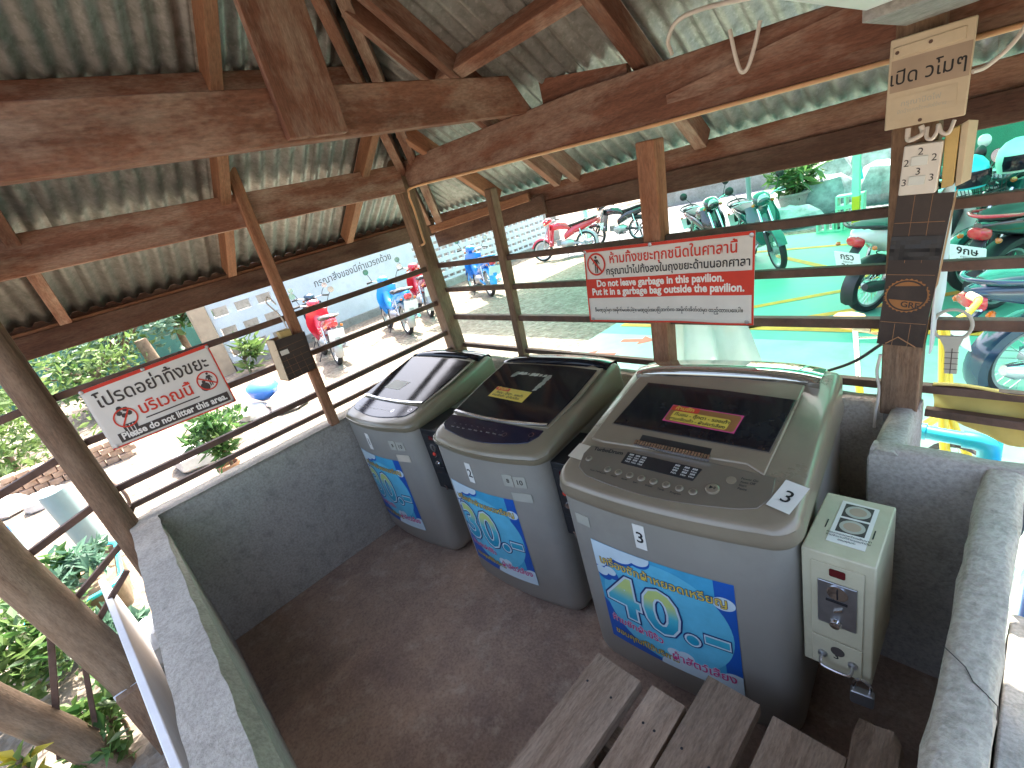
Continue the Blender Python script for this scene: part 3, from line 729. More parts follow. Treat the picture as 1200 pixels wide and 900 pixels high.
def washer(O, rz, W, D, seam, lip, label, number, price, style):
    root = empty('washing_machine', (O[0], O[1], 0), label, 'washing machine', 'coin washing machines in the pavilion', rz)
    bow = .035 if style == 3 else .05
    body = BODY3 if style == 3 else BODY1; cap = CAP3 if style == 3 else CAP1
    r = .075
    m = MB(); rings = []
    for z, ins in ((.022, .045), (.030, .026), (.055, .010), (.10, .002), (seam*.5, 0), (seam-.003, 0)):
        rings.append([(x, y, z) for x, y in outline(W, D, ins, bow*(.7 if z < .1 else 1), r)])
    m.loft(rings, body); m.build('cabinet', root, local=True, smooth=40)
    for fx in (.09, W-.09):
        for fy_ in (.10, D-.08):
            f_ = MB(); f_.lathe([(.028, 0), (.03, .012), (.02, .02), (.02, .06)], (fx, fy_, 0), (0, 0, 1), 14, BLACK); f_.build('foot', root, local=True)
    # cap with its sloping top
    ytop = D-(.163 if style == 3 else .112)
    def zt(y):
        if y < ytop: return lip+.2*y
        t = (y-ytop)/(D-ytop); return lip+.2*ytop-.012*min(1, t*7)-.012*t-.05*max(0, t-.5)**2
    m = MB(); rings = []
    lowf = lambda y: seam-(.0 if style == 3 else .0)
    for ins, f in ((-.004, 0), (-.010, .012), (-.011, .03), (-.007, .055)):
        rings.append([(x, y, min(seam+f, zt(max(y, 0))-.02)) for x, y in outline(W, D, ins, bow, r)])
    for ins, dz in ((-.006, .022), (-.001, .012), (.006, .004), (.016, 0)):
        rings.append([(x, y, zt(max(y, 0))-dz) for x, y in outline(W, D, ins, bow, r)])
    base = outline(W, D, .016, bow, r); cx, cy = W/2, D/2
    for s_ in (.9, .8, .65, .5, .3, .1):
        rings.append([(cx+(x-cx)*s_, cy+(y-cy)*s_, zt(max(cy+(y-cy)*s_, 0))) for x, y in base])
    m.loft(rings, cap, True, True); m.build('top_cover', root, local=True, smooth=50)
    T = lambda a, b, h=0: Vector((a, b, zt(max(b, 0))+h))
    def plate(name, poly, h0, h1, mat, parent=root, bv=0):
        q = MB(); q.prism(poly, T, h0, h1, mat); return q.build(name, parent, local=True, bevel=bv)
    def console(xa, xb, yf, mat):
        # arched ridge behind the lid: steps up, leans back a little, then rolls over the rear edge
        q = MB(); rings = []; zc = lip+.2*yf; yb = D-.004
        for i in range(21):
            u = i/20; x = xa+(xb-xa)*u; ar = .016*(1-abs(2*u-1)**2.4)+.004; e = .010*abs(2*u-1)**6
            d = yb-yf; P2 = lambda y, z: (x, y, z)
            rings.append([P2(yf-.002, zc-.03), P2(yf-.006, zc-.004), P2(yf-.002, zc+ar-.003-e), P2(yf+.010, zc+ar+.0055-e), P2(yf+.4*d, zc+ar-.0005-e), P2(yf+.80*d, zc+ar-.0085-e), P2(yf+.90*d, zc+ar-.014-e), P2(yf+.96*d, zc+ar-.026-e), P2(yb, zc-.06), P2(yb, zc-.09)])
        q.loft(rings, mat); q.build('console', root, local=True, smooth=50)
    if style == 3:
        # control panel with a rounded lower edge
        pf = [(.055, .125), (.07, .06)]+[(.12+.5*i/10, .028-.028*math.sin(math.pi*i/10)) for i in range(11)]+[(.665, .045), (.69, .09), (.685, .165)]
        pb = [(.685-.63*i/10, .165+.022*math.sin(math.pi*i/10)) for i in range(1, 10)]+[(.065, .17)]
        plate('control_panel', pf+pb, -.004, .0025, CAP3B, bv=.002)
        lid = [(.045, .205)]+[(.045+.615*i/10, .195+.004*i/10-.03*math.sin(math.pi*i/10)*0) for i in range(1, 10)]+[(.655, .165), (.672, .40), (.685, .592)]+[(.685-.61*i/10, .592+.022*math.sin(math.pi*i/10)) for i in range(1, 11)]+[(.055, .4)]
        plate('lid', lid, -.006, .006, CAP3, bv=.004)
        gl = [(.098, .292), (.39, .272), (.648, .256), (.672, .505), (.42, .532), (.135, .548)]
        plate('lid_rim', [(a+(a-.39)*.02, b+(b-.4)*.03) for a, b in gl], .004, .0075, CAP3B)
        plate('lid_window', gl, .006, .0105, BLKGL, bv=.001)
        plate('handle_recess', [(.235, .255), (.485, .237), (.487, .193), (.235, .211)], .004, .0068, BLACK)
        q = MB()
        for i in range(26):
            t = i/25; xx = .233+.257*t; yy = .207-.0178*t
            q.beam(T(xx, yy-.012, .012), T(xx, yy+.008, .012), .0075, .012, CHROME)
        q.build('handle_grip', root, local=True)
        d = plate('display', [(.215, .112), (.47, .094), (.482, .146), (.218, .165)], .002, .0048, BLACK)
        q = MB(); fr = frame(T(.215, .112, .0052), T(.47, .094)-T(.215, .112), T(.218, .165)-T(.215, .112))
        for cx_ in (.012, .036, .060, .180, .212, .238):
            for rr in range(4): q.text('888' if rr % 2 else 'Hot', .011, fr, cx_, .008+.011*rr, .0006, WHITEINK, 'L')
        q.build('display_lettering', d, local=True, smooth=0)
        for i in range(9):
            t = i/8; xx = .14+.345*t if i else .09; yy = .076-.022*t if i else .105
            q = MB(); q.lathe([(.0125, .002), (.013, .004), (.011, .006), (0, .0065)], T(xx, yy), (0, -.2, 1), 16, CAP3); q.lathe([(.008, .0063), (.0075, .0072), (0, .0073)], T(xx, yy), (0, -.2, 1), 12, CAP3B)
            q.build('button', root, local=True)
        q = MB(); q.lathe([(.02, .002), (.0205, .006), (.017, .0085), (0, .009)], T(.535, .078), (0, -.2, 1), 22, CAP3); q.text('▶ll', .014, frame(T(.535, .078, .0098), (1, 0, 0), (0, 1, .2)), 0, -.005, 0, INK, 'C', .02); q.build('button', root, local=True)
        q = MB(); q.lathe([(.014, .002), (.0145, .005), (0, .006)], T(.575, .125), (0, -.2, 1), 18, CAP3); q.build('button', root, local=True)
        q = MB(); fr = frame(T(0, 0, .0036), (1, -.02, 0), (0, 1, .2)); fr2 = lambda a, b, h=0: T(a, b, .0036+h)
        q.text('TurboDrum', .024, fr2, .085, .148, 0, INK, 'L', .03)
        for i, st in enumerate(('Time Delay', 'Turbo', 'Wash', 'Rinse', 'Spin', 'Water', 'Temp', 'Program')): q.text(st, .010, fr2, .12+.043*i, .052-.003*i, 0, INK, 'L', .01)
        for i, st in enumerate(('Power On', 'Auto Off', 'Start', 'Pause')): q.text(st, .011, fr2, .60+.0*i, .135-.013*i, 0, INK, 'L', .01)
        q.build('panel_lettering', root, local=True, smooth=0)
        stq = [(.278, .336), (.532, .312), (.540, .402), (.290, .425)]
        st_base = .0108; tape_pts = [(.0, .100), (.062, .092), (.072, .165), (.012, .172)]
        n3 = [(.682, .062), (.742, .044), (.752, .148), (.692, .165)]
        console(.045, .722, .625, CONSOLE)
    else:
        gl = [(.022, .17), (.15, .158), (.33, .150), (.52, .150), (.618, .158), (.645, .35), (.655, .555), (.5, .572), (.25, .580), (.05, .578), (.03, .4)]
        plate('lid', [(.012, .165), (.15, .150), (.33, .142), (.52, .142), (.63, .150), (.668, .35), (.677, .575), (.5, .588), (.25, .594), (.036, .592), (.016, .4)], -.004, .004, CAP1, bv=.002)
        plate('lid_window', gl, .003, .008, BLKGL, bv=.0015)
        q = MB()
        for i in range(12):
            t0, t1 = i/12, (i+1)/12
            f = lambda t: T(.028+.59*t, .166-.022*math.sin(math.pi*min(1, t*.9)), .009)
            q.beam(f(t0), f(t1), .014, .008, CHROME)
        q.build('lid_trim', root, local=True)
        pf = [(.018, .118), (.022, .075), (.06, .045)]+[(.10+.44*i/10, .034-.03*math.sin(math.pi*i/10)) for i in range(11)]+[(.585, .05), (.615, .095), (.618, .132)]
        pb = [(.618-.59*i/10, .132+.0+.012*(i/10)) for i in range(1, 10)]+[(.022, .145)]
        plate('control_panel', pf+pb, -.003, .0035, NAVY, bv=.003)
        q = MB(); fr2 = lambda a, b, h=0: T(a, b, .0042+h)
        for i in range(9): q.text(('Wash', 'Rinse', 'Spin', 'Water', 'Delay', 'Tub', 'Mode', 'Temp', 'Lock')[i], .010, fr2, .09+.04*i, .062, 0, GREYPL, 'L', .005); q.text('—', .012, fr2, .09+.04*i, .085, 0, GREYPL, 'L')
        for x_, y_, r_ in ((.44, .07, .012), (.575, .095, .013)):
            for i in range(16): a0, a1 = 2*math.pi*i/16, 2*math.pi*(i+1)/16; q.poly([fr2(x_+r_*math.cos(a0), y_+r_*math.sin(a0)), fr2(x_+r_*math.cos(a1), y_+r_*math.sin(a1)), fr2(x_+.8*r_*math.cos(a1), y_+.8*r_*math.sin(a1)), fr2(x_+.8*r_*math.cos(a0), y_+.8*r_*math.sin(a0))], CHROME)
        q.build('panel_lettering', root, local=True, smooth=0)
        console(.015, .675, .606, BLKGL)
        stq = [(.150, .300), (.392, .278), (.402, .362), (.162, .378)]
        st_base = .0084; tape_pts = None; n3 = None
    if style == 3 or number == '2':
        m = MB(); fr = frame(T(*stq[0], st_base), T(*stq[1])-T(*stq[0]), T(*stq[3])-T(*stq[0]))
        w_, h_ = (T(*stq[1])-T(*stq[0])).length, (T(*stq[3])-T(*stq[0])).length
        m.prism([(0, 0), (w_, 0), (w_, h_), (0, h_)], fr, 0, .0008, YELL if number == '2' else PINK)
        m.prism(rrect(.004, w_-.004, .004, h_-.005, .012), fr, .0008, .0012, ORNG if number == '3' else YELL)
        m.prism(rrect(.02, w_-.03, .008, h_*.66, .01), fr, .0012, .0015, YELL)
        m.prism(rrect(.003, w_*.42, h_*.68, h_-.003, .008), fr, .0015, .0018, REDINK)
        m.text('ห้ามซัก', .026, fr, .02, h_*.74, .0022, YELL, 'L', .02)
        m.text('ที่นอน - ตุ๊กตา - รองเท้า', .023, fr, .03, h_*.40, .0022, INK, 'L', .015, fit=w_*.76)
        m.text('พรมเช็ดเท้า - ผ้าสัตว์เลี้ยง', .020, fr, .02, h_*.13, .0022, INK, 'L', .015, fit=w_*.78)
        m.build('warning_sticker', root, local=True, smooth=0)
    if number == '2':      # torn remains of an old sticker
        m = MB()
        for a, b in (((.20, .50), (.42, .485)), ((.42, .485), (.415, .44)), ((.415, .44), (.40, .37)), ((.20, .50), (.19, .47))):
            n_ = 8; rg = random.Random(5)
            for i in range(n_):
                x0_ = a[0]+(b[0]-a[0])*i/n_; y0_ = a[1]+(b[1]-a[1])*i/n_; s_ = rg.uniform(.006, .014); e = rg.uniform(.8, 1.6)
                m.poly([T(x0_-s_*e, y0_-s_, .0086), T(x0_+s_*e, y0_-s_*.6, .0086), T(x0_+s_, y0_+s_, .0086), T(x0_-s_*.7, y0_+s_*.8, .0086)], GREYPL)
        m.build('sticker_residue', root, local=True, smooth=0)
    if number == '1':      # bare paper patch and white tape strips
        m = MB(); m.prism([(.13, .25), (.30, .24), (.33, .32), (.16, .33)], T, .0084, .009, GREYPL); m.build('paper_patch', root, local=True, smooth=0)
    if tape_pts:
        m = MB(); m.prism(tape_pts, T, .0006, .0016, MASKT); m.build('tape_strip', root, local=True, smooth=0)
        m = MB(); fr = frame(T(*n3[0], .002), T(*n3[1])-T(*n3[0]), T(*n3[3])-T(*n3[0]))
        for i in range(6):
            a0, a1 = .105*i/6, .105*(i+1)/6; hz = lambda t: .002+.006*(t/.105-.3)**2
            m.poly([fr(0, a0, hz(a0)), fr(.064, a0, hz(a0)+.001), fr(.064, a1, hz(a1)+.001), fr(0, a1, hz(a1))], PAPER)
        m.text('3', .062, fr, .032, .030, .0045, INK, 'C', .004); m.build('number_label', root, local=True, smooth=0)
    if style == 3:
        poster(root, W, bow, .112, .605, .205, .70, '40')
        label_on_front(root, W, bow, .308, .348, .745, .845, '3', .062)
        label_on_front(root, W, bow, .065, .125, .755, .80, '', 0, GREYPL, 'torn_label')
    else:
        poster(root, W, bow, .06, .495, .185, .69, '30')
        label_on_front(root, W, bow, .25, .287, .735, .842, number, .062)
        label_on_front(root, W, bow, .475, .525, .765, .825, '8', .03, GREYPL, 'rating_label'); label_on_front(root, W, bow, .53, .59, .765, .82, '10', .035, GREYPL, 'rating_label')
        label_on_front(root, W, bow, .50, .60, .69, .735, '', 0, MASKT if number == '1' else GREYPL, 'torn_label')
    return root
RZ = R(6.5)
washer((-1.11, .957), RZ, .765, .790, .865, .938, 'largest washing machine, champagne top with buttons and a 40 price poster', '3', '40', 3)
washer((-1.945, .965), RZ, .69, .720, .885, .932, 'middle washing machine, black glass lid and a label reading 2 on front', '2', '30', 1)
washer((-2.845, .90), RZ, .69, .720, .885, .932, 'washing machine in the corner beside the half wall, farthest from the bench', '1', '30', 1)

# ---------------------------------------------------------------- coin boxes
def coin_box(O, rz, W, D, z0, z1, mat, label, style):
    root = empty('coin_box', (O[0], O[1], z0), label, 'coin box', None, rz); H = z1-z0
    m = MB(); m.box(0, W, 0, D, 0, H, mat); m.build('housing', root, local=True, bevel=.004)
    F = frame((0, -.0005, 0), (1, 0, 0), (0, 0, 1))
    def fp(name, poly, h0, h1, mt, par=root, bv=0):
        q = MB(); q.prism(poly, F, h0, h1, mt); return q.build(name, par, local=True, bevel=bv)
    w = W
    fp('front_door', rrect(.022*w/.16, w-.022*w/.16, H*.30, H*.93, .003), .0, .004, mat, bv=.0015)
    dr = fp('cash_drawer', rrect(.022*w/.16, w-.022*w/.16, H*.035, H*.285, .003), .0, .004, mat, bv=.0015)
    fp('display', rrect(w*.40, w*.62, H*.845, H*.905, .005), .004, .0055, DIMRED)
    ac = fp('coin_acceptor', rrect(w*.24, w*.78, H*.44, H*.80, .004), .004, .009, STEEL if style else BLACK, bv=.002)
    q = MB(); q.lathe([(.024, .009), (.024, .012), (.015, .013), (0, .0135)], F(w*.52, H*.73), (0, -1, 0), 24, CHROME); q.prism([(w*.515, H*.69), (w*.535, H*.69), (w*.535, H*.77), (w*.515, H*.77)], F, .0136, .0145, BLACK)
    q.prism(rrect(w*.36, w*.66, H*.645, H*.665, .002), F, .009, .0105, BLACK); q.build('coin_slot', ac, local=True)
    q = MB(); q.lathe([(.014, .009), (.015, .012), (.011, .019), (.012, .022), (0, .023)], F(w*.50, H*.475), (0, -1, 0), 20, CHROME); q.build('return_knob', ac, local=True)
    q = MB(); q.prism([(w*.48+.0, H*.565), (w*.60, H*.60), (w*.59, H*.615), (w*.47, H*.58)], F, .009, .014, CHROME); q.build('return_lever', ac, local=True)
    if style:
        q = MB(); q.lathe([(.001, .006), (.016, .0058), (.0165, .004)], F(w*.52, H*.20), (0, -1, 0), 22, GREYINK); q.build('keyhole', dr, local=True)
        q = MB(); q.text('3', .03, F, w*.5, H*.13, .0045, INK, 'C', .02); q.build('drawer_number', dr, local=True, smooth=0)
        q = MB(); p0, p1 = F(w*.30, H*.135, .006), F(w*.74, H*.135, .006); dn = Vector((0, -.03, -.012))
        q.tube(bez([p0, p0+dn*.7, p0+dn+Vector((.012, 0, 0)), p1+dn-Vector((.012, 0, 0)), p1+dn*.7, p1], 6), .0048, 10, CHROME)
        for p in (p0, p1): q.lathe([(.012, -.002), (.011, .004), (.006, .007)], p, (0, -1, 0), 14, STEEL)
        q.build('handle', dr, local=True)
        # instruction sheet on top
        m = MB(); fr = frame((.045, .05, H), (1, 0, 0), (0, 1, 0))
        m.prism([(0, 0), (.085, -.003), (.085, .175), (0, .18)], fr, .0006, .0014, PAPER)
        for k in range(2):
            y0 = .045+.066*k; m.prism([(.010, y0), (.075, y0), (.075, y0+.058), (.010, y0+.058)], fr, .0014, .0018, GREYINK)
            m.prism([(.043+.029*math.cos(a*.314), y0+.029+.026*math.sin(a*.314)) for a in range(20)], fr, .0018, .0022, GREYPL); m.prism([(.043+.02*math.cos(a*.314), y0+.029+.017*math.sin(a*.314)) for a in range(20)], fr, .0022, .0026, TAN)
        for k, st in enumerate(('กรุณาหยอดเหรียญสิบบาท', 'ตามจำนวนที่กำหนดเท่านั้น', 'ขอบคุณค่ะ')): m.text(st, .0095, fr, .043, .032-.011*k, .0022, INK, 'C', .01)
        m.build('instruction_sheet', root, local=True, smooth=0)
        for xx in (.03, .135):
            q = MB(); q.prism([(xx, .10), (xx+.003, .10), (xx+.003, .135), (xx, .135)], frame((0, 0, H), (1, 0, 0), (0, 1, 0)), .0003, .0008, BLACK); q.build('vent_slot', root, local=True)
    else:
        fp('return_tray', rrect(w*.25, w*.75, H*.33, H*.42, .004), .004, .012, BLACK, bv=.002)
        q = MB(); q.lathe([(.012, .004), (.0125, .009), (.009, .014), (0, .0145)], F(w*.45, H*.62), (0, -1, 0), 16, REDINK); q.build('button', root, local=True)
        q = MB(); k0 = F(w*.5, H*.10, .01); q.tube([k0, k0+Vector((0, -.01, 0))], .006, 8, CHROME); q.prism([(w*.46, H*.02), (w*.54, H*.02), (w*.53, H*.10), (w*.47, H*.10)], F, .012, .015, CHROME); q.build('key', root, local=True)
    return root
coin_box((-.348, 1.073), R(1.5), .162, .255, .44, .866, CREAM, 'cream metal coin box with a silver coin slot, on the side of the largest machine', 1)
coin_box((-1.282, 1.085), RZ, .135, .24, .50, .875, BLACK, 'black coin box wedged between the middle machine and the largest machine', 0)
coin_box((-2.170, 1.02), RZ, .16, .24, .50, .885, BLACK, 'black coin box with a red button, between the corner and middle machines', 0)
# padlock
pl = empty('padlock', (-.202, 1.062, .385), 'brass and steel padlock hanging from the cream coin box', 'padlock')
m = MB(); m.prism(rrect(-.027, .027, 0, .048, .008), frame((-.202, 1.055, .385), (1, .15, 0), (0, 0, 1)), -.011, .011, STEEL); m.build('lock_body', pl, bevel=.003)
m = MB(); m.tube(bez([(-.22, 1.055, .43), (-.22, 1.056, .458), (-.205, 1.058, .474), (-.186, 1.06, .458), (-.186, 1.06, .43)], 8), .0042, 8, CHROME); m.build('shackle', pl)
m = MB(); m.prism([(-.235, .43), (-.176, .43), (-.17, .475), (-.235, .475)], frame((0, 1.068, 0), (1, 0, 0), (0, 0, 1)), 0, .003, GREYPL)

# ---------------------------------------------------------------- bench
bn = empty('slatted_bench', (-.5, .35, 0), 'low bench of weathered grey wooden slats in front of the largest machine', 'bench')
for x0, x1, y1, z, t in ((-.890, -.722, .75, .40, .045), (-.684, -.572, .765, .388, .035), (-.580+.02, -.408, .885, .40, .045), (-.372, -.196, .885, .385, .04)):
    m = MB(); a = random.uniform(-.006, .006); m.beam(((x0+x1)/2-a, -.12, z-t/2), ((x0+x1)/2+a, y1, z-t/2), x1-x0, t, SLAT)
    for yy in (.60,):
        for xx in (x0+.035, x1-.04): m.lathe([(.0045, 0), (.004, .0008), (0, .001)], (xx, min(yy, y1)+.05, z), (0, 0, 1), 8, BLACK)
    m.build('seat_slat', bn, bevel=.007)
for yy in (.05, .58):
    m = MB(); m.beam((-.89, yy, .325), (-.10, yy, .325), .07, .05, SLAT); m.build('bearer', bn, bevel=.004)
    for xx in (-.84, -.16):
        m = MB(); m.beam((xx, yy, 0), (xx, yy, .30), .07, .07, SLAT, (0, 1, 0)); m.build('leg', bn, bevel=.004)
bk = MB(); rg = random.Random(9); rings = []
for i in range(9):
    y = .50+.50*i/8; j = lambda: rg.uniform(-.007, .007)
    rings.append([(-.192+j(), y, .33+j()), (-.105+j(), y+j(), .335+j()), (-.10+j(), y+j(), .385+j()), (-.125+j(), y+j(), .405+j()), (-.155+j(), y, .398+j()), (-.192+j(), y, .40+j())])
bk.loft(rings, SLAT); tag(bk.build('timber_offcut', smooth=25), 'rough dark timber offcut lying at the wall end of the bench', 'timber')

# ================================================================ SIGNS AND THINGS ON THE POSTS
def ring2(m, fr, cx, cy, r0, r1, h, mat, n=32):
    for i in range(n):
        a0, a1 = 2*math.pi*i/n, 2*math.pi*(i+1)/n
        m.poly([fr(cx+r0*math.cos(a0), cy+r0*math.sin(a0), h), fr(cx+r1*math.cos(a0), cy+r1*math.sin(a0), h), fr(cx+r1*math.cos(a1), cy+r1*math.sin(a1), h), fr(cx+r0*math.cos(a1), cy+r0*math.sin(a1), h)], mat)
def disc2(m, fr, cx, cy, r, h, mat, n=18, sy=1): m.poly([fr(cx+r*math.cos(2*math.pi*i/n), cy+r*sy*math.sin(2*math.pi*i/n), h) for i in range(n)], mat)
def banner(name, TL, TR, BR, BL, n_out, draw, label, bulge):
    TL, TR, BR, BL = map(Vector, (TL, TR, BR, BL)); nrm = Vector(n_out)
    Wd = (TR-TL).length; Hh = (BL-TL).length
    def fr(a, b, h=0):      # a along the width, b upwards from the lower edge, both in metres
        u, v = a/Wd, 1-b/Hh
        p = (TL*(1-u)+TR*u)*(1-v)+(BL*(1-u)+BR*u)*v
        wv = bulge*(math.sin(u*7.3+v*1.1)*.5+math.sin(u*13+v*3)*.25)*(.3+v)*.8 - abs(u-.46)**.5*bulge*.6
        return p+nrm*(wv+h)
    root = empty(name, (TL+TR+BR+BL)/4, label, 'sign')
    m = MB(); nx, ny = 36, 14
    for i in range(nx):
        for j in range(ny):
            a0, a1, b0, b1 = Wd*i/nx, Wd*(i+1)/nx, Hh*j/ny, Hh*(j+1)/ny
            m.poly([fr(a0, b0), fr(a1, b0), fr(a1, b1), fr(a0, b1)], VINYL)
    o = m.build('vinyl_sheet', root, smooth=0)
    bmw = o.modifiers.new('weld', 'WELD'); bmw.merge_threshold = .0005
    sm = o.modifiers.new('gauge', 'SOLIDIFY'); sm.thickness = .0015; sm.offset = -1
    for p in o.data.polygons: p.use_smooth = True
    m = MB(); draw(m, fr, Wd, Hh); m.build('printed_lettering', root, smooth=0)
    def band(mm, a0, a1, b0, b1, h, mat): pass
    for u, v in ((.012, .03), (.46, .02), (.985, .04), (.03, .96), (.97, .96)):
        e = MB(); e.lathe([(.005, .0), (.009, .001), (.009, .002), (.005, .003)], fr(u*Wd, (1-v)*Hh, .002), nrm, 14, STEEL); e.build('eyelet', root)
    return root, fr, Wd, Hh
def strip(m, fr, a0, a1, b0, b1, h, mat, n=36):
    for i in range(n):
        u0, u1 = a0+(a1-a0)*i/n, a0+(a1-a0)*(i+1)/n
        nb = max(1, int((b1-b0)/.03))
        for j in range(nb):
            c0, c1 = b0+(b1-b0)*j/nb, b0+(b1-b0)*(j+1)/nb
            m.poly([fr(u0, c0, h), fr(u1, c0, h), fr(u1, c1, h), fr(u0, c1, h)], mat)
def man(m, fr, x, y, s, h, mat):
    disc2(m, fr, x, y+.40*s, .085*s, h, mat, 14)
    m.poly([fr(x-.12*s, y+.28*s, h), fr(x-.10*s, y-.05*s, h), fr(x+.10*s, y-.05*s, h), fr(x+.12*s, y+.28*s, h)], mat)
    for k in (-1, 1):
        m.poly([fr(x+k*.12*s, y+.28*s, h), fr(x+k*.26*s, y+.02*s, h), fr(x+k*.20*s, y-.0*s, h), fr(x+k*.08*s, y+.2*s, h)][::k], mat)
        m.poly([fr(x+k*.02*s, y-.05*s, h), fr(x+k*.03*s, y-.5*s, h), fr(x+k*.10*s, y-.5*s, h), fr(x+k*.10*s, y-.05*s, h)][::k], mat)
def slash(m, fr, cx, cy, r, ang, wd, h, mat):
    c, s = math.cos(ang), math.sin(ang)
    m.poly([fr(cx+c*r-s*wd, cy+s*r+c*wd, h), fr(cx-c*r-s*wd, cy-s*r+c*wd, h), fr(cx-c*r+s*wd, cy-s*r-c*wd, h), fr(cx+c*r+s*wd, cy+s*r-c*wd, h)], mat)
def draw_a(m, fr, W, H):
    t = .008
    for a0, a1, b0, b1 in ((0, W, H-.014, H), (0, W, 0, t), (0, t, 0, H), (W-t, W, 0, H)): strip(m, fr, a0, a1, b0, b1, .001, REDINK)
    strip(m, fr, 0, W, H*.34, H*.605, .0014, REDINK)
    x = W*.09; y = H*.80; r = H*.15
    man(m, fr, x, y, H*.23, .0022, GREYINK); ring2(m, fr, x, y, r*.84, r, .003, REDINK); slash(m, fr, x, y, r*.9, R(130), H*.012, .0032, REDINK)
    m.text('ห้ามทิ้งขยะทุกชนิดในศาลานี้', .105, fr, W*.19, H*.80, .002, REDINK, 'L', .016, fit=W*.73)
    m.text('กรุณานำไปทิ้งลงในถุงขยะด้านนอกศาลา', .092, fr, W*.16, H*.655, .002, INK, 'L', .014, fit=W*.82)
    m.text('Do not leave garbage in this pavilion.', .062, fr, W*.085, H*.50, .0024, WHITEINK, 'L', .036, fit=W*.77)
    m.text('Put it in a garbage bag outside the pavilion.', .062, fr, W*.045, H*.385, .0024, WHITEINK, 'L', .036, fit=W*.91)
    m.text('ဒီမဏ္ဍပ်မှာ အမှိုက်မပစ်ပါနဲ့။ မဏ္ဍပ်အပြင်ဘက်က အမှိုက်အိတ်ထဲမှာ ထည့်ထားပေးပါ။', .066, fr, W*.05, H*.15, .002, INK, 'L', .014, fit=W*.90)
def draw_b(m, fr, W, H):
    t = .007
    for a0, a1, b0, b1 in ((0, W, H-.016, H), (0, W, 0, t), (W-t, W, 0, H)): strip(m, fr, a0, a1, b0, b1, .001, REDINK)
    m.text('โปรดอย่าทิ้งขยะ', .125, fr, W*.06, H*.665, .002, GREYINK, 'L', .012, fit=W*.87)
    m.text('บริเวณนี้', .115, fr, W*.30, H*.36, .002, REDINK, 'L', .016, fit=W*.42)
    strip(m, fr, W*.31, W*.745, H*.275, H*.295, .0018, GREYINK); strip(m, fr, W*.075, W*.965, H*.055, H*.205, .0018, GREYINK)
    m.text('Please do not litter this area.', .052, fr, W*.10, H*.095, .003, WHITEINK, 'L', .03, fit=W*.84)
    x, y, r = W*.185, H*.40, H*.155
    m.poly([fr(x-.03, y-.03, .002), fr(x-.022, y-.10*H/.33*1.1, .002), fr(x+.022, y-.10*H/.33*1.1, .002), fr(x+.03, y-.03, .002)], GREYINK)
    for k in range(3): m.poly([fr(x-.018+.014*k, y-.035, .0024), fr(x-.015+.013*k, y-.10, .0024), fr(x-.012+.013*k, y-.10, .0024), fr(x-.014+.014*k, y-.035, .0024)], VINYL)
    for k, (dx, dy) in enumerate(((-.02, .05), (.02, .07), (0, .02), (.03, .03), (-.01, .09))): disc2(m, fr, x+dx*.7, y+dy*.55, .012, .0021+.0001*k, GREYINK, 7)
    ring2(m, fr, x, y, r*.86, r, .003, REDINK); slash(m, fr, x, y, r*.9, R(55), H*.011, .0032, REDINK)
    x, y = W*.86, H*.475
    man(m, fr, x+.012, y+.005, H*.22, .002, GREYINK); disc2(m, fr, x-.02, y-.025, .022, .0022, GREYINK, 14); disc2(m, fr, x-.018, y+.0, .009, .0024, GREYINK, 8)
    ring2(m, fr, x, y, r*.86, r, .003, REDINK); slash(m, fr, x, y, r*.9, R(145), H*.011, .0032, REDINK)
banner('warning_banner', (-1.54, 1.880, 1.556), (-.727, 1.880, 1.550), (-.754, 1.878, 1.178), (-1.58, 1.878, 1.185), (0, -1, 0), draw_a,
       'white and red banner about garbage in this pavilion, tied to the rails', .012)
banner('warning_banner', (-2.905, -.148, 1.578), (-2.905, .408, 1.588), (-2.905, .406, 1.25), (-2.905, -.156, 1.268), (1, 0, 0), draw_b,
       'white banner asking not to litter this area, tied to the left rail', .006)

# board with handwriting on the column
def S(x, z, y, y0=1.93): k = y/y0; return (x*k, y, 1.9+(z-1.9)*k)
bd = empty('notice_board', S(-.275, 1.9, 1.80), 'beige notice board with black handwriting at the top of the column', 'notice board')
q = [Vector(S(*p, 1.80)) for p in ((-.362, 1.787), (-.184, 1.781), (-.186, 2.011), (-.367, 2.019))]
fr = frame(q[0], q[1]-q[0], q[3]-q[0]); wB, hB = (q[1]-q[0]).length, (q[3]-q[0]).length
m = MB(); m.prism([(0, 0), (wB, 0), (wB, hB), (0, hB)], fr, -.012, 0, BEIGE); m.build('board_panel', bd, bevel=.003)
m = MB(); m.prism([(.008, hB*.79), (wB*.90, hB*.80), (wB*.90, hB*.93), (.008, hB*.91)], fr, .0, .004, BEIGE); m.build('top_slat', bd, bevel=.002)
m = MB(); m.prism([(.006, hB*.42), (wB*.985, hB*.42), (wB*.985, hB*.77), (.006, hB*.77)], fr, .0, .0012, TAN); m.build('tape_patch', bd)
m = MB(); m.prism([(.012, hB*.10), (wB*.88, hB*.12), (wB*.87, hB*.37), (.012, hB*.35)], fr, .0, .002, BEIGE)
m.text('กรุณาปิดไฟ', .018, fr, wB*.2, hB*.25, .0024, GREYPL, 'L', .0); m.text('ปิดน้ำทุกครั้งหลังใช้งาน', .016, fr, wB*.16, hB*.17, .0024, GREYPL, 'L', 0, fit=wB*.6); m.build('paper_label', bd, smooth=0)
m = MB(); m.text('เปิด วโมๆ', .075, fr, wB*.04, hB*.50, .002, INK, 'L', .006, .02, fit=wB*.9); m.build('handwriting', bd, smooth=0)
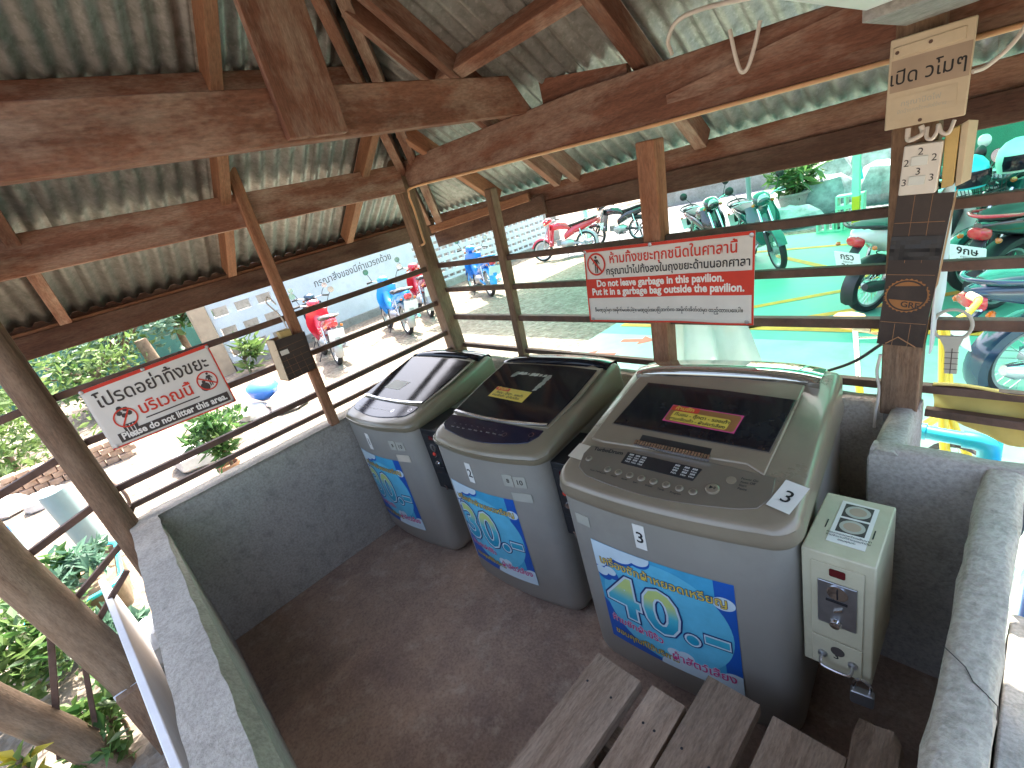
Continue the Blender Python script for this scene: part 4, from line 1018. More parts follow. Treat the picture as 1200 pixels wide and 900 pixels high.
for a, b in ((.5, .87), (.46, .05), (.1, .85)):
    m = MB(); m.lathe([(.0045, 0), (.004, .002), (0, .0025)], fr(a*wB, b*hB, .004 if b > .8 else 0), fr(0, 0, 1)-fr(0, 0, 0), 10, IRON); m.build('screw', bd)
# switch plate
sp = empty('switch_plate', S(-.28, 1.66, 1.815), 'white switch plate marked with twos and threes, on the column above the cardboard', 'switch plate')
q = [Vector(S(*p, 1.815)) for p in ((-.322, 1.592), (-.234, 1.586), (-.234, 1.734), (-.323, 1.733))]
fr = frame(q[0], q[1]-q[0], q[3]-q[0]); wS, hS = (q[1]-q[0]).length, (q[3]-q[0]).length
m = MB(); m.prism(rrect(0, wS, 0, hS, .004), fr, -.04, 0, PAPER); m.build('cover', sp, bevel=.003)
for k, d in enumerate('32'):
    y = hS*(.20+.39*k)
    m = MB(); m.prism(rrect(wS*.24, wS*.68, y, y+hS*.18, .002), fr, 0, .004, WPAINT); m.build('rocker_switch', sp, bevel=.001)
    m = MB(); m.text(d, .026, fr, wS*.46, y+hS*.205, .0006, INK, 'C', 0); m.text(d, .026, fr, wS*.12, y, .0006, INK, 'C', 0); m.text(d, .026, fr, wS*.83, y+.008, .0006, INK, 'C', 0); m.build('handwriting', sp, smooth=0)
m = MB(); q = [S(*p, 1.83) for p in ((-.222, 1.595), (-.196, 1.60), (-.192, 1.758), (-.222, 1.75))]
m.loft([q, [(x, y+.05, z) for x, y, z in q]], YBOARD); m.loft([[(x+.028, y+.002, z) for x, y, z in q[:1]]+[(q[1][0]+.016, q[1][1]+.002, q[1][2]), (q[2][0]+.016, q[2][1]+.002, q[2][2]+.01), (q[3][0]+.03, q[3][1]+.002, q[3][2]+.01)], [(x+.03, y+.06, z) for x, y, z in q]], BEIGE)
tag(m.build('yellowed_board', bevel=.002), 'narrow yellowed board nailed on the column beside the switch plate', 'board')
# cardboard on the column
cd_ = empty('printed_cardboard', S(-.3, 1.34, 1.84), 'black tile-printed cardboard with an orange cog, wrapped round the column', 'cardboard')
q = [Vector(S(*p, 1.838)) for p in ((-.362, 1.097), (-.237, 1.087), (-.226, 1.588), (-.360, 1.593))]
fr = frame(q[0], q[1]-q[0], q[3]-q[0]); wC, hC = (q[1]-q[0]).length, (q[3]-q[0]).length
m = MB(); m.prism([(0, 0), (wC, 0), (wC*1.05, hC), (0, hC)], fr, -.004, 0, CARDK); m.build('front_panel', cd_)
m = MB(); m.poly([fr(0, 0, -.001), fr(0, hC, -.001), fr(-.004, hC, -.05), fr(-.004, 0, -.05)], CARD); m.poly([fr(wC+.001, 0, -.001), fr(wC+.001, 0, -.06), fr(wC*1.05+.001, hC, -.06), fr(wC*1.05+.001, hC, -.001)], CARD); m.build('side_panel', cd_)
m = MB(); cx, cy, r = wC*.49, hC*.36, wC*.45
cog = []
for i in range(56):
    a = 2*math.pi*i/56; rr = r*(1.06 if i % 2 else .98); cog.append(fr(cx+rr*math.cos(a), cy+rr*.98*math.sin(a), .0008))
m.poly(cog, ORNG); disc2(m, fr, cx, cy, r*.93, .0012, CARDK, 36); disc2(m, fr, cx, cy, r*.84, .0016, ORNG, 36)
m.poly([fr(cx-r*.86, cy-.012, .002), fr(cx+r*.86, cy-.018, .002), fr(cx+r*.84, cy+.034, .002), fr(cx-r*.80, cy+.03, .002)], CARDK)
m.text('GRE', .026, fr, cx+.012, cy-.035, .0024, CARDK, 'C', .02, -.12)
for k in range(1, 6): strip(m, fr, .002, wC*.98, hC*k/6, hC*k/6+.0015, .0005, CARD, 4)
for k in (1, 2): strip(m, fr, wC*k/3, wC*k/3+.0012, 0, hC*.16, .0005, CARD, 1); strip(m, fr, wC*k/3, wC*k/3+.0012, hC*.58, hC, .0005, CARD, 1)
m.tube([fr(wC*.2, .004, .001), fr(wC*.45, .03, .001), fr(wC*.85, .0, .001)], .002, 5, CARD); m.build('printed_pattern', cd_, smooth=0)
m = MB(); rg = random.Random(2); yy = [hC*.60+.012*k for k in range(7)]
rings = []
for k, y in enumerate(yy): rings.append([fr(wC*t/10*1.0, y, .002+.006*rg.random()*(1-abs(k-3)/4)) for t in range(11)])
for k in range(len(rings)-1):
    for t in range(10): m.poly([rings[k][t], rings[k][t+1], rings[k+1][t+1], rings[k+1][t]], BLACK)
m.build('black_tape', cd_, smooth=60)
# pale sheet on the right side of the column
m = MB(); x = -.211
pts = [(1.848, 1.10), (1.848, 1.60), (2.09, 1.60), (2.09, 1.235), (1.90, 1.10)]
m.loft([[(x, y, z) for y, z in pts], [(x+.004, y, z) for y, z in pts]], WBOARD)
tag(m.build('metal_sheet'), 'pale dented panel on the right side of the column beside the cardboard', 'sheet')
# open cardboard box on the left stud
bx = empty('cardboard_box', (-2.80, .75, 1.255), 'dark open-topped cardboard box tied to the thin stud by the left wall', 'box')
c = [Vector((-2.80, y, z)) for y, z in ((.672, 1.258), (.84, 1.262), (.862, 1.485), (.690, 1.495))]
dp = Vector((-.10, -.015, .005))
def panel(name, a, b_, c_, d_, mat, nn):
    m = MB(); nn = Vector(nn); m.loft([[a, b_, c_, d_], [a+nn*.005, b_+nn*.005, c_+nn*.005, d_+nn*.005]], mat); m.build(name, bx)
panel('front_panel', *c, CARDK, (-1, 0, 0)); panel('side_panel', c[0]+dp, c[0], c[3], c[3]+dp, BEIGE, (0, 1, 0)); panel('side_panel', c[1], c[1]+dp, c[2]+dp, c[2], CARD, (0, -1, 0))
panel('back_panel', c[1]+dp, c[0]+dp, c[3]+dp, c[2]+dp, CARD, (1, 0, 0)); panel('base_panel', c[0], c[0]+dp, c[1]+dp, c[1], CARD, (0, 0, 1))
fr = frame(c[0]+Vector((.001, 0, 0)), c[1]-c[0], c[3]-c[0])
m = MB(); m.prism([(.025, .145), (.07, .143), (.07, .170), (.025, .172)], fr, 0, .001, PAPER); m.build('white_label', bx)
m = MB()
for k in range(1, 6): m.poly([fr(.0, .037*k, .0006), fr(.17, .037*k, .0006), fr(.17, .037*k+.0012, .0006), fr(0, .037*k+.0012, .0006)], CARD)
for k in range(1, 4): m.poly([fr(.042*k, 0, .0006), fr(.042*k+.0012, 0, .0006), fr(.042*k+.0012, .13, .0006), fr(.042*k, .13, .0006)], CARD)
m.build('printed_pattern', bx, smooth=0)
m = MB(); m.beam((-2.845, .735, 1.50), (-2.845, .80, 1.50), .05, .055, YBOARD); tag(m.build('wood_block', bevel=.004), 'small pale wood block resting in the open cardboard box', 'wood block')
# cables
def cable(pts, r, mat, label, n=10): m = MB(); m.tube(bez(pts, n), r, 8, mat); return tag(m.build('cable', smooth=60), label, 'cable')
cable([(-.05, 1.893, 1.955), (-.6, 1.893, 1.978), (-1.1, 1.893, 2.0), (-1.6, 1.893, 2.03), (-2.2, 1.893, 2.062), (-2.82, 1.89, 2.095), (-2.885, 1.875, 2.06), (-2.875, 1.872, 1.95), (-2.872, 1.868, 1.78), (-2.876, 1.87, 1.74), (-2.93, 1.86, 1.728)], .0075, CABLEO, 'yellowed electric cable running under the back beam and down the corner post')
cable([(-.765, 1.872, 2.20), (-.75, 1.865, 2.12), (-.735, 1.862, 2.072), (-.715, 1.865, 2.075), (-.69, 1.868, 2.13), (-.672, 1.872, 2.19)], .0065, CABLE, 'short loop of white cable hanging on the face of the back beam')
cable([(-.97, 1.875, 2.203), (-.955, 1.83, 2.24), (-.90, 1.80, 2.275), (-.80, 1.78, 2.27), (-.60, 1.7, 2.22)], .007, CABLE, 'white cable curving from the back beam up to the white painted beam')
cable([(-.165, 1.80, 1.885), (-.14, 1.82, 1.89), (-.10, 1.83, 1.925), (-.075, 1.84, 1.98), (-.07, 1.84, 2.08)], .0055, CABLE, 'white cable slanting up to the right from the notice board')
cable([S(-.262, 1.772, 1.80), S(-.262, 1.745, 1.79), S(-.25, 1.738, 1.785), S(-.24, 1.755, 1.79), S(-.238, 1.772, 1.795), S(-.23, 1.75, 1.79), S(-.215, 1.745, 1.79), S(-.205, 1.775, 1.80)], .0045, CABLE, 'coil of thin white cable under the notice board')
cable([S(-.305, 1.78, 1.80), S(-.305, 1.752, 1.795), S(-.296, 1.747, 1.79), S(-.275, 1.755, 1.79), S(-.272, 1.765, 1.80), S(-.276, 1.78, 1.80)], .006, CABLE, 'thick white cable hook between the notice board and the switch plate')
cable([(-.335, 1.85, 1.09), (-.345, 1.86, 1.02), (-.336, 1.855, .95), (-.343, 1.85, .86), (-.345, 1.85, .80)], .005, CABLE, 'pale cable running down the left edge of the concrete column')
cable([(-2.835, .79, 1.67), (-2.83, .765, 1.72), (-2.83, .745, 1.70), (-2.83, .76, 1.66), (-2.83, .785, 1.60), (-2.83, .79, 1.53)], .004, CABLE, 'thin white cable looped over the stud above the cardboard box')
cable([(-.345, 2.03, 1.075), (-.38, 2.05, 1.035), (-.456, 2.05, .965), (-.56, 2.05, .91), (-.66, 2.05, .87), (-.72, 2.05, .80)], .0065, BLACK, 'black hose curving from the column towards the largest machine')
# bug-zapper racket hung on the rail right of the column
rk = empty('racket', (-.15, 1.90, 1.0), 'grey plastic swatter racket hung on the rail right of the column', 'racket')
m = MB(); c = Vector((-.168, 1.915, 1.175)); m.tube([c+Vector((.047*math.cos(a*.2618), 0, .052*math.sin(a*.2618))) for a in range(24)], .005, 7, GREYPL, closed=True); m.build('hoop', rk, smooth=60)
m = MB(); m.loft([[(-.198, 1.91, 1.138), (-.135, 1.91, 1.138), (-.135, 1.92, 1.138), (-.198, 1.92, 1.138)], [(-.182, 1.906, 1.105), (-.146, 1.906, 1.105), (-.146, 1.924, 1.105), (-.182, 1.924, 1.105)], [(-.179, 1.905, 1.09), (-.147, 1.905, 1.09), (-.147, 1.925, 1.09), (-.179, 1.925, 1.09)], [(-.175, 1.905, 1.01), (-.145, 1.905, 1.01), (-.145, 1.925, 1.01), (-.175, 1.925, 1.01)]], GREYPL)
for z in (1.025, 1.045, 1.065, 1.085): m.box(-.178, -.144, 1.9035, 1.905, z, z+.002, GREYINK)
m.box(-.162, -.16, 1.9035, 1.905, 1.01, 1.10, GREYINK); m.build('handle', rk, bevel=.002)
# yellow cloth over the rails
m = MB(); nx, nz = 30, 16; g = []
for i in range(nx+1):
    for j in range(nz+1):
        u, v = i/nx, j/nz; x = -.205+u*.85; ztop = .945-.02*u; drop = (.135+.13*u+.05*math.sin(u*5))
        z = ztop-v*drop; y = 1.978+.010*math.sin(u*17+v*2)+.008*math.sin(u*41-v*5)+.02*v+.012*math.sin((u*3-v)*6)
        if v < .12: z = ztop+.006*math.sin(u*20); y = 1.94+.04*v/.12
        m.v.append((x, y, z))
for i in range(nx):
    for j in range(nz):
        a = i*(nz+1)+j; m.face((a, a+1, a+nz+2, a+nz+1), CLOTH)
o = m.build('cloth', smooth=80); s_ = o.modifiers.new('gauge', 'SOLIDIFY'); s_.thickness = .002
tag(o, 'mustard yellow cloth draped over the rail right of the column', 'cloth')

# ================================================================ OUTDOORS
# green translucent canopy over the parking bay
cn = empty('parking_canopy', (-2, 9, GZ), 'green translucent canopy on painted posts over the parked motorcycles', 'canopy')
m = MB(); x0, x1, y0, y1 = -9.75, 9, 6.45, 13.2; n = 240
for i in range(n+1):
    x = x0+(x1-x0)*i/n; o_ = .022*math.cos(i*math.pi/2*.5)
    for y, z in ((y0, 3.20), ((y0+y1)/2, 3.42), (y1, 3.62)): m.v.append((x, y, z+o_))
for i in range(n):
    for j in range(2): a = i*3+j; m.face((a, a+3, a+4, a+1), CANOPY)
m.build('canopy_sheet', cn, smooth=80)
m = MB(); x0, x1, n = -5.35, 9, 180  # nearer sheet, out of view, added to shade the apron
for i in range(n+1):
    x = x0+(x1-x0)*i/n; o_ = .022*math.cos(i*math.pi/2*.5)
    for y, z in ((4.45, 3.02), (5.5, 3.10), (6.6, 3.17)): m.v.append((x, y, z+o_))
for i in range(n):
    for j in range(2): a = i*3+j; m.face((a, a+3, a+4, a+1), CANOPY)
m.build('canopy_sheet', cn, smooth=80); x0, x1 = -9.75, 9
for y, z in ((4.6, 2.99), (6.5, 3.12)):
    m = MB(); m.box(-5.3, 8.9, y-.03, y+.03, z-.06, z, GREENP); m.build('purlin', cn)
m = MB(); m.box(8.45, 8.55, 4.55, 4.65, GZ, 2.95, GREENP); m.build('post', cn)
m = MB(); m.poly([(-4.2, 2.05, GZ+.0065), (9, 2.05, GZ+.0065), (9, 5.15, GZ+.0065), (-4.2, 5.15, GZ+.0065)], P('pale_mint_concrete', (.40, .50, .43), .7, 0, .12, 3, dirt=(.30, .40, .34), dirt_amt=.5, bmp=.2)); tag(m.build('parking_apron'), kind='structure')
for y, z in ((y0+.3, 3.12), ((y0+y1)/2, 3.33), (y1-.3, 3.52)):
    m = MB(); m.box(x0+.2, x1-.2, y-.03, y+.03, z-.06, z, GREENP); m.build('purlin', cn)
for x, y, z, mt in ((-9.55, 12.1, 3.5, GREENP), (-2.2, 9.9, 3.3, GREENP), (4.5, 9.9, 3.3, GREENP), (-9.55, 6.7, 3.1, GREENP), (8.5, 6.7, 3.1, GREENP)):
    if x == -9.55 and y < 7: continue
    m = MB(); m.box(x-.05, x+.05, y-.05, y+.05, GZ, z, mt)
    if x == -2.2: m.box(x-.052, x+.052, y-.052, y+.052, GZ, .42, YPAINT)
    m.build('post', cn, bevel=.004)

# whitewashed wall with pierced blocks
ww = empty('boundary_wall', (-12.5, 6, GZ), 'whitewashed boundary wall with painted writing and pierced block panels', 'wall')
def wallpart(name, fn, mat=WHITEWALL, **k): m = MB(); fn(m); return m.build(name, ww, **k)
wallpart('wall_panel', lambda m: m.box(-12.62, -12.5, 3.55, 7.6, GZ, 2.3, WHITEWALL))
wallpart('plinth', lambda m: m.box(-12.66, -12.38, 2.05, 13.5, GZ, -.05, CONC))
def pierced(y0, y1, z0, z1, ny, nz, hw, hh):
    """panel with real openings: solid strips between the holes"""
    m = MB(); dy, dz = (y1-y0)/ny, (z1-z0)/nz
    for j in range(nz+1):
        c = z0+dz*j; a = max(z0, c-dz*(1-hh)/2); b_ = min(z1, c+dz*(1-hh)/2); m.box(-12.60, -12.5, y0, y1, a, b_, WHITEWALL)
    for j in range(nz):
        a, b_ = z0+dz*(j+(1-hh)/2), z0+dz*(j+(1+hh)/2)
        for i in range(ny+1):
            c = y0+dy*i; p, q = max(y0, c-dy*(1-hw)/2), min(y1, c+dy*(1-hw)/2); m.box(-12.595, -12.505, p, q, a-.001, b_+.001, WHITEWALL)
    return m
pierced(7.6, 13.4, -.05, 2.3, 22, 11, .72, .42).build('pierced_block_panel', ww)
pierced(2.05, 3.55, -.05, 2.3, 3, 5, .68, .44).build('pierced_block_panel', ww)
m = MB(); m.box(-13.4, -13.3, 2.3, 15, GZ, 2.1, CONC); m.build('rear_panel', ww)
m = MB(); fr = frame((-12.497, 4.55, .98), (0, 1, 0), (0, 0, 1)); m.text('กรุณาสิ่งของมีค่าแวรถด้วย', .42, fr, 0, 0, 0, GREYINK, 'L', .004, .04, fit=2.35); m.build('painted_lettering', ww, smooth=0)

# ---------------------------------------------------------------- motorcycles
def superell(cx, cz, hw, hh, x, n=14, p=2.6):
    out = []
    for i in range(n):
        a = 2*math.pi*i/n; c, s = math.cos(a), math.sin(a)
        out.append((x, math.copysign(abs(c)**(2/p), c)*hw+cx, cz+math.copysign(abs(s)**(2/p), s)*hh))
    return out
def wheel(root, x, R_, spoked, wd=.042):
    o = MB(); prof = [(R_-.055, -wd*.7), (R_-.03, -wd), (R_-.008, -wd*.7), (R_, 0), (R_-.008, wd*.7), (R_-.03, wd), (R_-.055, wd*.7)]
    o.lathe(prof, (x, 0, R_), (0, 1, 0), 36, RUBBER, closed=True); w_ = o.build('wheel', root, local=True, smooth=50)
    r = MB(); r.lathe([(R_-.072, -.026), (R_-.052, -.03), (R_-.052, .03), (R_-.072, .026)], (x, 0, R_), (0, 1, 0), 36, ALU, closed=True)
    r.lathe([(.0, -.05), (.055, -.05), (.06, -.02), (.06, .02), (.055, .05), (0, .05)], (x, 0, R_), (0, 1, 0), 18, ALU)
    c = Vector((x, 0, R_))
    if spoked:
        for i in range(28):
            a = 2*math.pi*i/28; b_ = a+.35*(1 if i % 2 else -1); yy = .03*(1 if i % 4 < 2 else -1)
            r.tube([c+Vector((.05*math.cos(b_), yy, .05*math.sin(b_))), c+Vector(((R_-.06)*math.cos(a), 0, (R_-.06)*math.sin(a)))], .0022, 4, CHROME, cap=False)
    else:
        for i in range(6):
            a = 2*math.pi*i/6; r.beam(c+Vector((.05*math.cos(a), 0, .05*math.sin(a))), c+Vector(((R_-.06)*math.cos(a+.25), 0, (R_-.06)*math.sin(a+.25))), .045, .03, BLACK, (0, 1, 0), .7)
    r.build('rim', w_, local=True, smooth=40)
BIKES = 'motorcycles parked around the pavilion'
def bike(xr, yr, heading, paint, label, style='step', grabm=None, sh=0.0, plate=('', ''), trim=None, spoked=True, lean=7, seatm=None, s=1.13, basket=False):
    root = empty('motorcycle', (xr, yr, GZ), label, 'motorcycle', BIKES, heading)
    root.rotation_euler = (R(lean), 0, heading); root.scale = (s, s, s); root.rotation_mode = 'XYZ'; TS = sh
    def superell_(cx, cz, hw, hh, x, n=14, p=2.6): return superell(cx, cz, hw, hh, x+TS, n, p)
    trim = trim or BLACK; seatm = seatm or SEATK; RW = .285 if style != 'scoot' else .25; WB = 1.23
    wheel(root, 0, RW, spoked, .05 if style == 'scoot' else .042); wheel(root, WB, RW, spoked, .042)
    def part(name, fn, par=root, **k): q = MB(); fn(q); return q.build(name, par, local=True, **k)
    P0, P1 = Vector((WB, 0, RW)), Vector((WB-.26, 0, .86))
    def fork(q):
        for sy in (-.075, .075):
            a, c = P0+Vector((0, sy, 0)), P1+Vector((0, sy*.85, 0)); mid = a.lerp(c, .45); q.tube([a, mid], .026, 10, trim); q.tube([mid, c], .017, 10, CHROME)
        q.tube([P0+Vector((0, -.09, 0)), P0+Vector((0, .09, 0))], .012, 8, ALU)
    part('fork', fork)
    def fender(cx, R_, a0, a1, hw, mat, lift=.02):
        q = MB(); rings = []
        for i in range(15):
            a = R(a0+(a1-a0)*i/14); rr = R_+lift
            rings.append([(cx+(rr-.045)*math.cos(a), -hw, R_+(rr-.045)*math.sin(a)), (cx+rr*math.cos(a), -hw*.9, R_+rr*math.sin(a)), (cx+(rr+.018)*math.cos(a), 0, R_+(rr+.018)*math.sin(a)), (cx+rr*math.cos(a), hw*.9, R_+rr*math.sin(a)), (cx+(rr-.045)*math.cos(a), hw, R_+(rr-.045)*math.sin(a)), (cx+(rr-.01)*math.cos(a), 0, R_+(rr-.01)*math.sin(a))])
        q.loft(rings, mat); return q
    fender(WB, RW, 20, 150, .06, paint, .03).build('front_fender', root, local=True, smooth=50)
    fender(0, RW, 60, 200, .07, trim if style != 'navyf' else paint, .035).build('rear_fender', root, local=True, smooth=50)
    # frame-hugging bodywork
    fat = 1.35 if style == 'scoot' else 1.0
    def tail(q):
        q.loft([superell_(0, .80, .03, .025, -.42), superell_(0, .79, .075*fat, .05*fat, -.34), superell_(0, .755, .10*fat, .075*fat, -.18), superell(0, .71, .115*fat, .10*fat, .05), superell(0, .665, .11*fat, .105*fat, .25), superell(0, .60, .09*fat, .10, .42), superell(0, .53, .07, .075, .55)], paint)
    part('tail_fairing', tail, smooth=60)
    if style == 'sport':
        def tank(q): q.loft([superell(0, .72, .08, .06, .36), superell(0, .80, .13, .10, .48), superell(0, .84, .15, .11, .65), superell(0, .82, .12, .09, .82), superell(0, .80, .06, .05, .92)], paint)
        part('fuel_tank', tank, smooth=60)
    else:
        def tunnel(q):
            q.loft([superell(0, .52, .07, .075, .50), superell(0, .46, .075, .085, .62), superell(0, .48, .08, .10, .76), superell(0, .58, .085, .11, .88), superell(0, .74, .08, .09, .96), superell(0, .86, .06, .05, 1.0)], paint if style != 'scoot' else trim)
            if style == 'scoot': q.loft([superell(0, .29, .16, .03, .32), superell(0, .27, .17, .03, .55), superell(0, .27, .16, .03, .80)], trim)
        part('centre_fairing', tunnel, smooth=60)
    def shield(q):
        rg = []
        for t in range(9):
            u = t/8; z = .34+.56*u; x = 1.0-.10*u+.05*math.sin(u*3.14); hw = (.10+.14*math.sin(min(1, u*1.15)*2.2)**1)*(.9 if style != 'sport' else .75)
            rg.append([(x-.07, -hw, z), (x-.01, -hw*.75, z+.01), (x+.035, 0, z+.012), (x-.01, hw*.75, z+.01), (x-.07, hw, z), (x-.03, hw*.7, z), (x-.01, 0, z), (x-.03, -hw*.7, z)])
        q.loft(rg, paint)
    part('leg_shield', shield, smooth=55)
    def cowl(q): q.loft([superell(0, 1.0, .04, .03, .86), superell(0, 1.01, .10, .065, .92), superell(0, .99, .115, .085, .99), superell(0, .965, .095, .075, 1.06), superell(0, .955, .05, .04, 1.10)], paint)
    part('headlamp_cowl', cowl, smooth=60)
    part('headlight', lambda q: q.lathe([(.082, -.01), (.08, .015), (.055, .03), (0, .036)], (1.06, 0, .965), (1, 0, -.15), 20, LENSW), smooth=50)
    for sy in (-1, 1): part('indicator', lambda q: q.lathe([(.022, -.01), (.022, .014), (.012, .026), (0, .028)], (1.02, sy*.125, .93), (.8, sy*.5, 0), 12, AMBER), smooth=50)
    def bars(q): q.tube(bez([(.80, -.34, 1.0), (.86, -.26, 1.01), (.93, -.1, .98), (.94, 0, .97), (.93, .1, .98), (.86, .26, 1.01), (.80, .34, 1.0)], 6), .011, 8, CHROME)
    h = part('handlebar', bars, smooth=60)
    for sy in (-1, 1):
        part('grip', lambda q: q.tube([(.80-.02, sy*.36, .995), (.855, sy*.25, 1.01)], .018, 10, RUBBER), h, smooth=50)
        part('brake_lever', lambda q: q.tube(bez([(.90, sy*.21, 1.0), (.90, sy*.28, .985), (.85, sy*.36, .975)], 5), .006, 6, ALU), h)
        def mirror(q):
            q.tube(bez([(.87, sy*.24, 1.02), (.86, sy*.28, 1.11), (.83, sy*.33, 1.18)], 6), .006, 6, BLACK)
            q.lathe([(0, -.022), (.04, -.018), (.058, 0), (.058, .006)], (.82, sy*.335, 1.205), (-1, -sy*.15, 0), 18, trim)
            q.lathe([(.054, .0065), (0, .007)], (.82, sy*.335, 1.205), (-1, -sy*.15, 0), 18, CHROME)
        part('mirror', mirror, h, smooth=50)
    def seat(q): q.loft([superell_(0, .845, .05, .02, -.36), superell_(0, .85, .105*fat, .035, -.28), superell(0, .835, .125*fat, .04, -.05), superell(0, .80, .125*fat, .045, .15), superell(0, .785, .105*fat, .04, .34), superell(0, .79, .05, .025, .47)], seatm)
    part('seat', seat, smooth=60)
    part('grab_rail', lambda q: q.tube(bez([(-.1, -.14*fat, .83), (-.32+TS, -.13*fat, .87), (-.42+TS, -.06, .88), (-.44+TS, 0, .88), (-.42+TS, .06, .88), (-.32+TS, .13*fat, .87), (-.1, .14*fat, .83)], 5), .014, 8, grabm or trim), smooth=60)
    tl = part('tail_light', lambda q: q.loft([superell_(0, .755, .045, .03, -.44, 12), superell_(0, .745, .07, .05, -.41, 12), superell_(0, .73, .07, .055, -.36, 12)], LENSR), smooth=50)
    for sy in (-1, 1): part('rear_indicator', lambda q: q.lathe([(.018, -.02), (.02, .008), (0, .02)], (-.38+TS, sy*.13*fat, .70), (-.7, sy*.7, 0), 12, AMBER), smooth=50)
    pf = frame((-.455+TS, 0, .575), (0, -1, 0), (-.28, 0, 1))
    def plt(q):
        q.prism(rrect(-.125, .125, -.095, .095, .01), pf, -.003, .0, PLATE)
        if plate[0]: q.text(plate[0], .088, pf, 0, .022, .0012, INK, 'C', .02); q.text('กรุงเทพ', .03, pf, 0, -.012, .0012, INK, 'C', 0); q.text(plate[1], .088, pf, 0, -.086, .0012, INK, 'C', .02)
    part('licence_plate', plt, smooth=0)
    part('plate_bracket', lambda q: q.loft([superell_(0, .70, .05, .02, -.34, 8), superell_(0, .60, .045, .015, -.43, 8), superell_(0, .47, .04, .012, -.45, 8)], trim))
    def eng(q):
        q.loft([superell(0, .34, .10, .07, .30), superell(0, .35, .135, .11, .40), superell(0, .34, .14, .115, .55), superell(0, .36, .10, .08, .66)], ALU)
        for k in range(6): q.box(.66+.022*k, .67+.022*k, -.075, .075, .32, .47, ALU)
        q.tube([(.50, -.16, .25), (.50, .16, .25)], .012, 8, CHROME); q.tube([(.45, -.22, .24), (.45, .22, .24)], .018, 8, RUBBER)
    part('engine', eng, smooth=50)
    def exh(q):
        q.tube(bez([(.70, -.05, .33), (.66, -.13, .24), (.42, -.15, .22), (.18, -.15, .25)], 6), .018, 10, STEEL); q.tube([(.20, -.15, .25), (.12, -.155, .27), (-.22, -.165, .34), (-.28, -.165, .355)], .045, 14, trim if style == 'scoot' else CHROME, radii=[.022, .045, .05, .03])
    part('exhaust', exh, smooth=50)
    def arm(q):
        for sy in (-.1, .1):
            q.beam((0, sy, RW), (.46, sy*.9, .36), .025, .045, trim); q.tube([(.02, sy*1.05, RW+.04), (.10, sy*1.05, .66)], .016, 8, CHROME)
            q.tube([(.04+.06*0+.025*math.cos(k*.9)*.0+.02+.011*k/1.6, sy*1.05+.026*math.cos(k*.9), RW+.12+k*.0065) for k in range(36)], .006, 5, CHROME if style != 'scoot' else RUBBER)
    part('swing_arm', arm, smooth=50)
    part('side_stand', lambda q: q.tube([(.50, .10, .26), (.47, .20, .10), (.46, .235, .03)], .011, 6, BLACK))
    if basket:
        def bk_(q):
            for z in (.80, .88, .96, 1.03):
                t = (z-.80)/.23; q.tube([(1.10-.0*t, -.12-.03*t, z), (1.30+.05*t, -.12-.03*t, z), (1.30+.05*t, .12+.03*t, z), (1.10, .12+.03*t, z)], .005, 5, trim, closed=True)
            for i in range(9):
                y = -.12+.03*i; q.tube([(1.30, y, .80), (1.35, y*1.25, 1.03)], .003, 4, trim); q.tube([(1.10, y, .80), (1.10, y*1.25, 1.03)], .003, 4, trim)
        part('basket', bk_)
    return root
def hd(a, c): return math.atan2(c[1]-a[1], c[0]-a[0])
bike(-8.85, 4.71, hd((-8.85, 4.71), (-10.4, 5.05)), PB['sky'], 'bright blue motorcycle facing the painted writing on the white wall', plate=('', ''), trim=ALU)
bike(-8.95, 3.12, hd((-8.95, 3.12), (-10.5, 3.42)), PB['red'], 'red motorcycle with a white plate, behind the thin stud with the cardboard box', plate=('', ''), trim=ALU)
bike(-10.6, 3.62, hd((-10.6, 3.62), (-12.0, 3.95)), PB['navy'], 'dark blue and white motorcycle beside the pierced end of the white wall', trim=PB['white'])
bike(-9.55, 5.78, hd((-9.55, 5.78), (-11.0, 6.35)), PB['crimson'], 'red and grey motorcycle half hidden by the corner post', trim=ALU)
bike(-9.0, 7.25, hd((-9.0, 7.25), (-10.3, 7.75)), PB['blue'], 'deep blue motorcycle in front of the small-holed block wall', trim=PB['sky'])
bike(-9.0, 11.2, hd((-9.0, 11.2), (-10.3, 10.72)), PB['red'], 'red motorcycle with silver and blue trim beyond the green canopy post', style='sport', trim=ALU)
bike(-7.95, 12.35, hd((-7.95, 12.35), (-9.4, 12.1)), PB['black'], 'black motorcycle with alloy wheels beside the thick wooden stud', style='sport', spoked=False)
bike(-4.75, 9.6, hd((-4.75, 9.6), (-3.75, 8.55)), PB['black'], 'dark motorcycle showing only its handlebars above the red banner', style='sport')
bike(-3.62, 9.15, hd((-3.62, 9.15), (-2.70, 7.95)), PB['teal'], 'dark green motorcycle at the right edge of the red banner')
bike(-1.24, 6.10, R(63), PB['white'], 'white scooter with a round red tail light left of the column', style='scoot', plate=('กรว', '317'), trim=BLACK, spoked=True, lean=5, sh=.15)
bike(-.27, 6.15, R(62), PB['black'], 'black and red motorcycle with plate 2651 right of the column', style='sport', plate=('9กษ', '2651'), grabm=PB['crimson'], spoked=False)
bike(.02, 4.28, hd((.17, 4.34), (1.2, 5.15)), PB['navy'], 'motorcycle with a blue rear mudguard nearest the pavilion', style='navyf', plate=('', ''), trim=PB['navy'], seatm=PB['teal'])
bike(.45, 7.75, hd((.45, 7.75), (-.35, 6.75)), PB['teal'], 'teal motorcycle with a basket behind the black and red one', basket=True)
bike(1.15, 8.1, hd((1.15, 8.1), (.35, 7.1)), PB['black'], 'black motorcycle farthest right under the canopy', style='sport')
bike(-.15, 8.35, hd((-.15, 8.35), (-.95, 7.3)), PB['black'], 'dark motorcycle behind the helmets under the canopy', style='step', trim=PB['white'])
